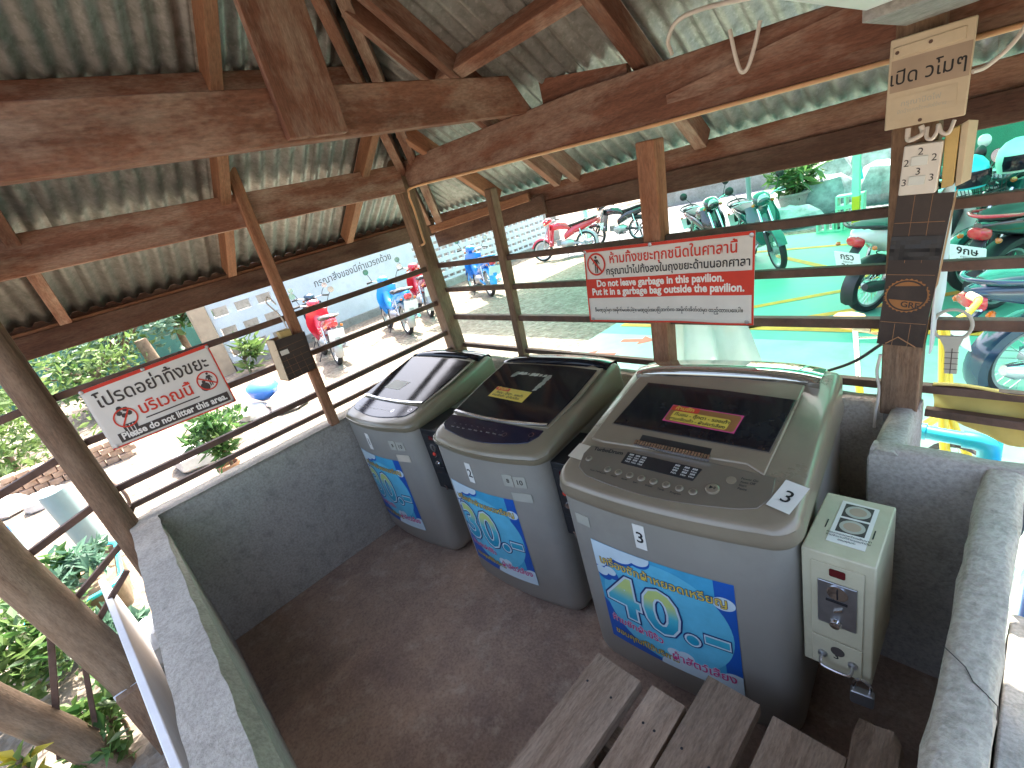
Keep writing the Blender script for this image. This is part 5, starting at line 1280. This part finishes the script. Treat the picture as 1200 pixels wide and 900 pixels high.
# helmets on the mirrors behind
def helmet(x, y, z, mat, label, rz):
    root = empty('helmet', (x, y, z), label, 'helmet', None, rz)
    m = MB(); m.lathe([(.135, -.12), (.150, -.05), (.152, 0), (.140, .07), (.10, .125), (.05, .15), (0, .155)], (0, 0, .12), (0, 0, 1), 26, mat); o = m.build('shell', root, local=True, smooth=60)
    m = MB(); rings = []
    for i in range(9):
        a = R(-65+130*i/8); rings.append([(.158*math.cos(a), .158*math.sin(a), .02), (.172*math.cos(a), .172*math.sin(a), .08), (.162*math.cos(a), .162*math.sin(a), .145), (.158*math.cos(a), .158*math.sin(a), .145), (.167*math.cos(a), .167*math.sin(a), .08), (.153*math.cos(a), .153*math.sin(a), .02)])
    m.loft(rings, BLKGL); m.build('visor', root, local=True, smooth=60)
    return root
helmet(-.53, 6.0, .93, CYANP, 'cyan helmet with a dark visor beside the column top', R(-40)); helmet(-.22, 6.3, .97, GREENP, 'pale green helmet with a dark visor at the right edge', R(-60))

# bicycle (yellow)
by = empty('bicycle', (-.66, 3.3, GZ), 'yellow bicycle with a tan saddle standing behind the column', 'bicycle')
A_, B_ = Vector((-.90, 3.30, GZ)), Vector((-.12, 2.68, GZ)); d = (B_-A_).normalized()
def bp(name, fn, **k): q = MB(); fn(q); return q.build(name, by, **k)
for c in (A_, B_):
    c2 = c+Vector((0, 0, .26)); ax = Vector((-d.y, d.x, 0))
    q = MB(); q.lathe([(.245, -.018), (.26, 0), (.245, .018), (.23, .0)], c2, ax, 36, RUBBER, closed=True); q.lathe([(.02, -.04), (.02, .04)], c2, ax, 10, ALU)
    for i in range(20):
        a = i*.314; u = d*math.cos(a)+Vector((0, 0, math.sin(a))); q.tube([c2+u*.02, c2+u*.235], .0018, 4, CHROME, cap=False)
    q.build('wheel', by, smooth=50)
def bpt(t, z, off=0): return A_+d*t+Vector((0, 0, z))+Vector((-d.y, d.x, 0))*off
sd_ = Vector((-.70, 3.10, .71)); hb = Vector((-.31, 3.12, .74))
bp('frame', lambda q: [q.tube(bez(p, 5), .02, 10, YPAINT) for p in ([bpt(.0, .26), bpt(.36, .28)], [bpt(.36, .26), bpt(.30, .60)], [bpt(.34, .36), bpt(.62, .40), bpt(.83, .62)], [bpt(.0, .26), bpt(.31, .52)])], smooth=50)
bp('fork', lambda q: [q.tube(bez([bpt(.996, .26, o_), bpt(.92, .45, o_), bpt(.86, .62, o_*.4), bpt(.80, 1.10, 0)], 5), .02, 8, YPAINT) for o_ in (-.05, .05)], smooth=50)
bp('seat_post', lambda q: q.tube([bpt(.305, .58), bpt(.265, .95)], .015, 10, CHROME))
def sad(q):
    rg = []
    for t, hw, z in ((-.14, .03, .98), (-.11, .085, .985), (-.03, .095, .985), (.05, .05, .975), (.13, .022, .97), (.16, .01, .965)):
        c = bpt(.27+t, z); s2 = Vector((-d.y, d.x, 0)); rg.append([c-s2*hw-Vector((0, 0, .025)), c-s2*hw*.8+Vector((0, 0, .012)), c+Vector((0, 0, .022)), c+s2*hw*.8+Vector((0, 0, .012)), c+s2*hw-Vector((0, 0, .025))])
    q.loft(rg, TANSEAT)
bp('saddle', sad, smooth=60)
bp('handlebar', lambda q: [q.tube(bez([bpt(.70, 1.12, -.27), bpt(.74, 1.12, -.22), bpt(.80, 1.10, -.08), bpt(.80, 1.10, .08), bpt(.74, 1.12, .22), bpt(.70, 1.12, .27)], 5), .015, 8, YPAINT), q.tube([bpt(.70, 1.12, -.27), bpt(.63, 1.12, -.30)], .019, 10, BEIGE), q.tube([bpt(.70, 1.12, .27), bpt(.63, 1.12, .30)], .019, 10, BEIGE), q.tube([bpt(.78, 1.10, .2), bpt(.70, 1.07, .25), bpt(.64, 1.06, .28)], .006, 6, CHROME), q.tube([bpt(.78, 1.10, -.2), bpt(.70, 1.07, -.25), bpt(.64, 1.06, -.28)], .006, 6, CHROME)], smooth=50)
bp('chain_guard', lambda q: q.tube([bpt(.02, .26, -.05), bpt(.36, .28, -.06)], .03, 8, YPAINT))
bp('crank', lambda q: [q.lathe([(.09, -.004), (.09, .004)], bpt(.36, .27, -.05), Vector((-d.y, d.x, 0)), 20, ALU), q.tube([bpt(.36, .34, -.08), bpt(.46, .22, -.08)], .01, 6, ALU)])

# pipes by the right wall, clear sheet below the banner
m = MB(); m.tube([(-.6, 2.22, .62), (-.20, 2.20, .60), (-.11, 2.20, .595)], .028, 14, PVCB); m.tube(bez([(-.13, 2.20, .595), (-.08, 2.20, .59), (-.055, 2.20, .555), (-.055, 2.20, .40), (-.055, 2.20, GZ)], 6), .034, 14, PVCB); m.tube([(-.30, 2.205, .605), (-.24, 2.203, .603)], .034, 14, PVCB)
tag(m.build('water_pipe', smooth=50), 'cyan water pipe with an elbow behind the stepped wall', 'pipe')
m = MB(); m.tube([(-.05, 3.35, .18), (.35, 3.05, .12)], .035, 14, CYANP); m.tube([(-.05, 3.35, .18), (-.05, 3.36, GZ)], .022, 10, CYANP); m.tube([(.35, 3.05, .12), (.36, 3.05, GZ)], .022, 10, CYANP)
tag(m.build('wheel_stop', smooth=50), 'bright cyan tube rail beside the rear wheel of the nearest motorcycle', 'rail')
m = MB(); nx, nz = 26, 14
for i in range(nx+1):
    for j in range(nz+1):
        u, v = i/nx, j/nz; sp_ = .42+.55*v; x = -1.02+(u-.5)*sp_*.85; z = 1.16-v*1.0
        y = 2.02+.10*v+.075*math.sin(u*15+1)*(.3+v)+.035*math.sin(u*39+v*4)*v; m.v.append((x, y, z))
for i in range(nx):
    for j in range(nz): a = i*(nz+1)+j; m.face((a, a+1, a+nz+2, a+nz+1), BAGM)
tag(m.build('plastic_sheet', smooth=80), 'clear plastic sheet hanging in folds below the red banner', 'plastic sheet')

# ---------------------------------------------------------------- rocks, blocks, poles beyond the parking bay
def rock(x, y, z, sx, sy, sz, mat, label, group, seed):
    rg = random.Random(seed); m = MB(); rings = []; n = 9
    for k, (r, h) in enumerate(((.75, 0), (1, .25), (.92, .6), (.6, .92), (.2, 1.0))): rings.append([(x+sx*r*math.cos(2*math.pi*i/n)*rg.uniform(.8, 1.15), y+sy*r*math.sin(2*math.pi*i/n)*rg.uniform(.8, 1.15), z+sz*(h+(rg.uniform(-.08, .08) if k else 0))) for i in range(n)])
    m.loft(rings, mat); return tag(m.build('rock', smooth=25), label, 'rock', group)
for k, (x, y, z, a, b_, c, lb) in enumerate(((-4.45, 11.9, GZ, .28, .3, .5, 'upright grey rock left of the pale sloping rock'), (-3.7, 11.5, GZ, .55, .4, .42, 'pale sloping rock nearest the yellow-footed canopy post'),
        (-3.5, 13.0, GZ, .75, .5, .75, 'broad grey rock behind the potted fern'), (-3.6, 14.0, GZ+.1, .6, .5, .95, 'white angular rock above the potted fern'), (-2.9, 14.2, GZ, .7, .6, 1.15, 'large pale rock at the top of the pile'), (-2.5, 13.2, GZ, .55, .5, .8, 'flat-sided rock at the right of the pile'))):
    rock(x, y, z, a, b_, c, ROCK, lb, 'rocks piled beyond the parking bay', 20+k)
def leaves(m, c, rad, n, size, mat, seed, up=.3, long=2.0, shell=.35):
    """leaf blades scattered through a volume, in clumps, with gaps"""
    rg = random.Random(seed); c = Vector(c); rad = Vector(rad)
    cl = []
    for k in range(max(4, n//45)):
        v = Vector((rg.gauss(0, 1), rg.gauss(0, 1), rg.gauss(0, 1))).normalized()*(shell+(1-shell)*rg.random()**.6)
        cl.append(Vector((v.x*rad.x, v.y*rad.y, v.z*rad.z)))
    for i in range(n):
        b_ = rg.choice(cl); sp_ = .30*min(rad)
        p = c+b_+Vector((rg.gauss(0, sp_), rg.gauss(0, sp_), rg.gauss(0, sp_)))
        dr = Vector((rg.gauss(0, 1), rg.gauss(0, 1), rg.gauss(0, .6)+up)).normalized(); sd2 = dr.cross(Vector((rg.gauss(0, 1), rg.gauss(0, 1), rg.gauss(0, 1)))).normalized()
        s = size*rg.uniform(.55, 1.3); nn = dr.cross(sd2)
        m.poly([p, p+dr*s*long*.45+sd2*s*.42+nn*s*.12, p+dr*s*long, p+dr*s*long*.45-sd2*s*.42+nn*s*.12], mat)
def plant(name, base, rad, h, n, size, mat, label, cat, seed, stem=.03, trunk=True, group=None, long=2.0, mat2=None, stemm=None):
    root = empty(name, base, label, cat, group); base = Vector(base)
    m = MB(); leaves(m, base+Vector((0, 0, h)), rad, n, size, mat, seed, long=long)
    if mat2: leaves(m, base+Vector((0, 0, h)), rad, n//3, size, mat2, seed+50, long=long)
    m.build('crown' if stem > .06 else 'foliage', root, smooth=0)
    if trunk:
        t = MB(); rg = random.Random(seed); top = base+Vector((rg.uniform(-.1, .1)*rad[0], rg.uniform(-.1, .1)*rad[1], h))
        t.tube(bez([base-Vector((0, 0, .05)), base.lerp(top, .5)+Vector((rg.uniform(-.05, .05), rg.uniform(-.05, .05), 0)), top], 6), stem, 9, stemm or BARK, radii=[stem*(1.15-.6*i/12) for i in range(13)])
        for k in range(6):
            a = rg.uniform(0, 6.28); e = top+Vector((math.cos(a)*rad[0]*.75, math.sin(a)*rad[1]*.75, rg.uniform(-.2, .7)*rad[2])); s0 = base.lerp(top, rg.uniform(.6, .95)); t.tube(bez([s0, s0.lerp(e, .5)+Vector((0, 0, .08*rad[2])), e], 4), stem*.4, 6, stemm or BARK, radii=[stem*.45*(1-.75*i/8) for i in range(9)])
        t.build('trunk' if stem > .06 else 'stem', root, smooth=50)
    return root
def pot(c, r, h, mat, par, name='pot'):
    m = MB(); m.lathe([(r*.7, 0), (r*.95, h*.85), (r*1.08, h*.86), (r*1.08, h), (r*.95, h), (r*.9, h*.8), (0, h*.8)], c, (0, 0, 1), 24, mat); return m.build(name, par, smooth=40)
f_ = plant('potted_fern', (-3.95, 12.4, GZ), (.45, .45, .3), .85, 420, .10, LEAF_D, 'dark green potted fern among the grey rocks', 'plant', 31, .02, long=3.2); pot((-3.95, 12.4, GZ+.2), .32, .38, CONC, f_)
cb = empty('concrete_block', (-2.55, 11.0, GZ), 'hollow concrete blocks stacked by the yellow-footed post', 'block', None)
bpy.data.objects.remove(cb)
def hblock(x, y, z, label):
    m = MB(); w_, h_, t = .42, .2, .11
    for a, b_, c, e in ((-w_/2, w_/2, 0, .03), (-w_/2, w_/2, h_-.03, h_)): m.box(x+a, x+b_, y-t, y+t, z+c, z+e, GREENP)
    for k in range(4): xx = x-w_/2+(w_-.03)*k/3; m.box(xx, xx+.03, y-t+.001, y+t-.001, z+.029, z+h_-.029, GREENP)
    tag(m.build('hollow_block'), label, 'block', 'hollow blocks by the canopy post')
hblock(-2.75, 10.6, GZ, 'hollow block on the ground left of the yellow-footed post'); hblock(-2.45, 10.65, GZ, 'hollow block on the ground next to the yellow-footed post'); hblock(-2.45, 10.65, GZ+.205, 'hollow block, second from the ground by the post'); hblock(-2.45, 10.65, GZ+.41, 'hollow block on top of the small stack')
m = MB(); m.tube([(-4.85, 12.3, GZ), (-4.85, 12.3, 2.6)], .055, 14, PVCW); tag(m.build('white_pole', smooth=50), 'plain white pole standing beyond the dark green motorcycle', 'pole')
m = MB(); m.tube([(-2.75, 12.2, GZ), (-2.7, 12.2, 2.2)], .05, 12, CYANP); m.tube([(-2.75, 12.2, 1.2), (-2.6, 12.1, .4)], .03, 10, CYANP); tag(m.build('cyan_pole', smooth=50), 'cyan pole behind the yellow-footed canopy post', 'pole')
m = MB(); m.box(-2.0, 9.5, 11.3, 11.5, GZ, 2.9, MINTWALL); tag(m.build('mint_wall'), 'mint green wall closing the back of the parking bay', 'wall')
m = MB(); m.box(-11.8, -4.2, 19.2, 19.5, GZ, .55, CONC); m.box(-11.8, -4.2, 19.15, 19.55, .55, .62, CONC); tag(m.build('low_wall'), 'low concrete wall across the far end of the yard', 'wall')
m = MB(); m.poly([(-10.5, 10.9, GZ+.003), (-1.9, 10.9, GZ+.003), (-1.9, 40, GZ+.003), (-10.5, 40, GZ+.003)], gravel('grey_asphalt', [(.3, (.10, .105, .12)), (.5, (.16, .165, .18)), (.72, (.24, .245, .26))], 20)); tag(m.build('yard_floor'), kind='structure')
hg = MB(); leaves(hg, (0, 24, 1.6), (22, 1.2, 1.9), 5200, .28, LEAF_D, 71, shell=0); tag(hg.build('hedge', smooth=0), 'long dark hedge beyond the low concrete wall', 'hedge')

# ---------------------------------------------------------------- garden on the left
m = MB(); m.box(-19.2, -19.0, -4.0, 3.0, GZ, 3.2, MINTWALL); tag(m.build('garden_wall'), 'pale green wall behind the garden trees', 'wall')
plant('broadleaf_shrub', (-11.4, -1.85, GZ), (1.4, 1.1, .95), .90, 2300, .085, LEAF_L, 'bushy lime green shrub behind the left corner post', 'shrub', 41, .05)
plant('garden_tree', (-15.0, .35, GZ), (1.5, 1.3, .8), 1.50, 1100, .12, LEAF_B, 'tree with blue-green leaves above the left banner', 'tree', 42, .12, mat2=LEAF_L)
plant('garden_tree', (-13.6, -.35, GZ), (1.1, 1.0, .65), .95, 900, .09, LEAF_L, 'small lime tree behind the left end of the left banner', 'tree', 43, .1, mat2=LEAF_D)
plant('garden_tree', (-15.6, 1.75, GZ), (.9, .9, .7), 1.75, 420, .18, LEAF_D, 'tree with long drooping dark leaves by the wall end', 'tree', 44, .10, long=3)
m = MB(); m.tube(bez([(-13.5, .80, GZ), (-13.5, .78, .4), (-13.5, .74, 1.02)], 6), .13, 12, BARK, radii=[.15-.002*i for i in range(13)]); tag(m.build('cut_trunk', smooth=50), 'bare cut trunk standing above the left banner', 'trunk')
m = MB(); m.box(-12.72, -12.42, 1.70, 2.02, GZ, 2.4, TAN); 
tag(m.build('gate_pillar'), 'plain tan pillar at the left end of the white wall', 'pillar')
plant('garden_shrub', (-11.6, 2.15, GZ), (.34, .36, .36), .45, 110, .12, LEAF_L, 'yellow-green shrub at the foot of the pierced wall', 'shrub', 45, .03, long=2.6)
p_ = plant('potted_shrub', (-5.9, .46, GZ), (.17, .17, .26), .58, 430, .05, LEAF_D, 'potted shrub with narrow dark leaves below the left banner', 'plant', 46, .02, long=2.8, mat2=LEAF_L); pot((-5.9, .46, GZ), .11, .22, POT, p_)
plant('rose_bush', (-7.6, .75, GZ), (.5, .45, .25), .35, 260, .07, LEAF_D, 'sparse small-leaved bush behind the potted shrub', 'shrub', 47, .015)
m = MB(); m.lathe([(0, 0), (.08, .02), (.20, .12), (.24, .24), (.22, .27), (.16, .33), (.06, .35), (0, .35)], (-8.2, 1.53, GZ+.14), (.2, .1, 1), 22, BLUEP); tag(m.build('plastic_basin', smooth=50), 'round blue plastic basin on the pale stones', 'basin')
for k, (x, y, s, lb) in enumerate(((-7.75, 1.72, .38, 'pale stone under the right side of the blue basin'), (-8.05, 1.3, .3, 'pale stone under the left side of the blue basin'), (-7.2, .35, .42, 'white boulder behind the left banner corner'), (-8.9, -1.72, .3, 'rounded white stone at the left picture edge'), (-8.5, -1.35, .28, 'rounded white stone right of the edge stone'))):
    rock(x, y, GZ-.03, s, s*.85, s*.75, WROCK, lb, 'pale stones in the garden', 60+k)
bw = MB(); rg = random.Random(8)
for r_ in range(4):
    for i in range(9):
        y = -1.75+.17*i+(.08 if r_ % 2 else 0); x = -9.55+.06*i; o_ = rg.uniform(-.015, .015)
        bw.box(x-.09+o_, x+.09+o_, y-.075, y+.075, GZ+.085*r_, GZ+.08+.085*r_, BRICK)
tag(bw.build('brick_edging', bevel=.008), 'low dry-laid brick edging below the lime shrub', 'brick wall')
def drum(x, y, h, r, tilt, label):
    m = MB(); ax = Vector((tilt, -.03, 1)); m.lathe([(r, 0), (r*1.02, h), (r*.93, h), (r*.9, h*.6), (0, h*.6)], (x, y, GZ), ax, 26, PVCW)
    m.lathe([(r*1.03, h-.05), (r*1.035, h+.003), (r*.92, h+.003)], (x, y, GZ), ax, 26, BLUEP if tilt < 0 else PVCW); tag(m.build('planter_pipe', smooth=40), label, 'planter pipe')
drum(-5.70, -1.27, .66, .10, -.05, 'white planter pipe with a blue rim, left of the pair')
drum(-6.0, -.85, .72, .105, .02, 'white planter pipe with a curved handle, right of the pair')
m = MB(); m.tube(bez([(-5.95, -.66, .36), (-5.85, -.50, .40), (-5.7, -.42, .28), (-5.7, -.44, .10), (-5.8, -.56, .0)], 6), .016, 8, IRON); tag(m.build('bent_pipe', smooth=50), 'bent brown pipe beside the right planter pipe', 'pipe')
tr = plant('trough_plant', (-4.85, -.90, GZ), (.34, .26, .10), .36, 420, .055, LEAF_B, 'blue-green rosette plants in the trough below the planter pipes', 'plant', 48, .015, trunk=False, mat2=LEAF_D)
m = MB(); m.loft([rrz for rrz in ([(-5.25+a, -1.15+b_, GZ) for a, b_ in rrect(0, .8, 0, .5, .12)], [(-5.3+a*1.12, -1.18+b_*1.12, GZ+.26) for a, b_ in rrect(0, .8, 0, .5, .12)], [(-5.27+a*1.06, -1.165+b_*1.06, GZ+.26) for a, b_ in rrect(0, .8, 0, .5, .12)], [(-5.25+a, -1.15+b_, GZ+.2) for a, b_ in rrect(0, .8, 0, .5, .12)])], BARK); m.build('trough', tr, smooth=40)
m = MB(); m.tube([(-5.3+a*1.13, -1.185+b_*1.13, GZ+.265) for a, b_ in rrect(0, .8, 0, .5, .12)], .018, 8, CYANP, closed=True); m.build('rim', tr)
plant('silver_groundcover', (-4.1, -.78, GZ), (.30, .22, .06), .16, 420, .05, LEAF_B, 'pale low plants beside the near white board', 'plant', 49, .012, trunk=False)
plant('leafy_vine', (-4.1, -1.18, GZ), (.42, .30, .26), .36, 900, .055, LEAF_L, 'bright green vine at the bottom left corner', 'plant', 50, .015, mat2=LEAF_D, trunk=True)
plant('broadleaf_plant', (-3.05, -.80, GZ), (.20, .12, .16), .20, 150, .06, LEAF_L, 'broad-leaved plant between the logs and the white board', 'plant', 51, .012, mat2=LEAF_D, long=1.7)
cr = empty('croton', (-2.55, -1.04, GZ), 'yellow and green croton at the bottom left, in front of the lower log', 'plant')
m = MB(); rg = random.Random(5); c = Vector((-2.80, -1.02, .20))
for i in range(30):
    a = rg.uniform(0, 6.28); el = rg.uniform(.1, 1.2); dr = Vector((math.cos(a)*math.cos(el), math.sin(a)*math.cos(el), math.sin(el))); sd2 = dr.cross(Vector((0, 0, 1))).normalized(); nn = sd2.cross(dr); s = rg.uniform(.08, .13); p = c+Vector((0, 0, rg.uniform(-.25, 0)))
    mt = LEAF_Y if i % 5 < 3 else LEAF_L
    for sgn in (-1, 1): m.poly([p, p+dr*s*.5+sd2*sgn*s*.2+nn*.012, p+dr*s-nn*.02, p+dr*s*.5-nn*.01][::sgn], mt)
m.build('foliage', cr, smooth=0)
m = MB(); m.tube([(-2.78, -1.04, GZ), (-2.80, -1.02, .20)], .012, 7, BARK); m.build('stem', cr)
# white painted boards outside the near wall
m = MB(); m.beam((-3.2, -.515, .40), (-1.45, -.365, .40), .028, .40, WBOARD); tag(m.build('white_board', bevel=.004), 'long white painted board lying outside the near half wall', 'board')
m = MB(); m.beam((-2.80, -.62, GZ), (-2.80, -.62, .17), .05, .10, WOODP, (0, 1, 0)); m.beam((-2.832, -.63, GZ), (-2.832, -.63, .17), .012, .10, WBOARD, (0, 1, 0)); tag(m.build('short_board_post', bevel=.003), 'short dark post with a white edge under the log', 'post')
m = MB(); m.beam((-3.6, -.35, .12), (-2.2, -.33, .06), .24, .04, LOG); tag(m.build('plank'), 'bare plank lying on the ground against the near half wall', 'plank')
rock(-3.6, -.52, GZ, .2, .18, .26, ROCK, 'dark stone beside the white board end', 'rocks piled beyond the parking bay', 90)
# strip outside the right wall
m = MB(); m.box(.09, .75, 2.02, 2.35, GZ, .52, BLUEP); m.box(.12, .72, 2.05, 2.32, .52, .56, BLUEP)
tag(m.build('blue_crate', bevel=.015), 'blue plastic crate outside the right wall', 'crate')
m = MB(); m.box(.07, 1.4, 1.30, 2.0, GZ, -.02, CONC); m.box(.07, 1.4, 1.28, 1.30, -.09, -.02, GREENP); tag(m.build('step', bevel=.008), 'grey concrete step with a green edge outside the right wall', 'step')
m = MB(); m.box(.07, 1.4, 1.12, 1.22, GZ, -.17, POT); tag(m.build('tile_edge', bevel=.004), 'row of terracotta edging between the step and the green mat', 'edging')
m = MB(); m.box(.07, 1.4, .92, 1.12, GZ, -.2, MINT); tag(m.build('green_mat', bevel=.006), 'rough green mat outside the right wall', 'mat')
m = MB(); m.box(.075, .8, .15, .965, .30, .34, CARD); m.box(.075, .8, .97, 1.0, .26, .345, WOODP)
tag(m.build('brown_board', bevel=.004), 'orange-brown board lying outside the right wall at the bottom corner', 'board')
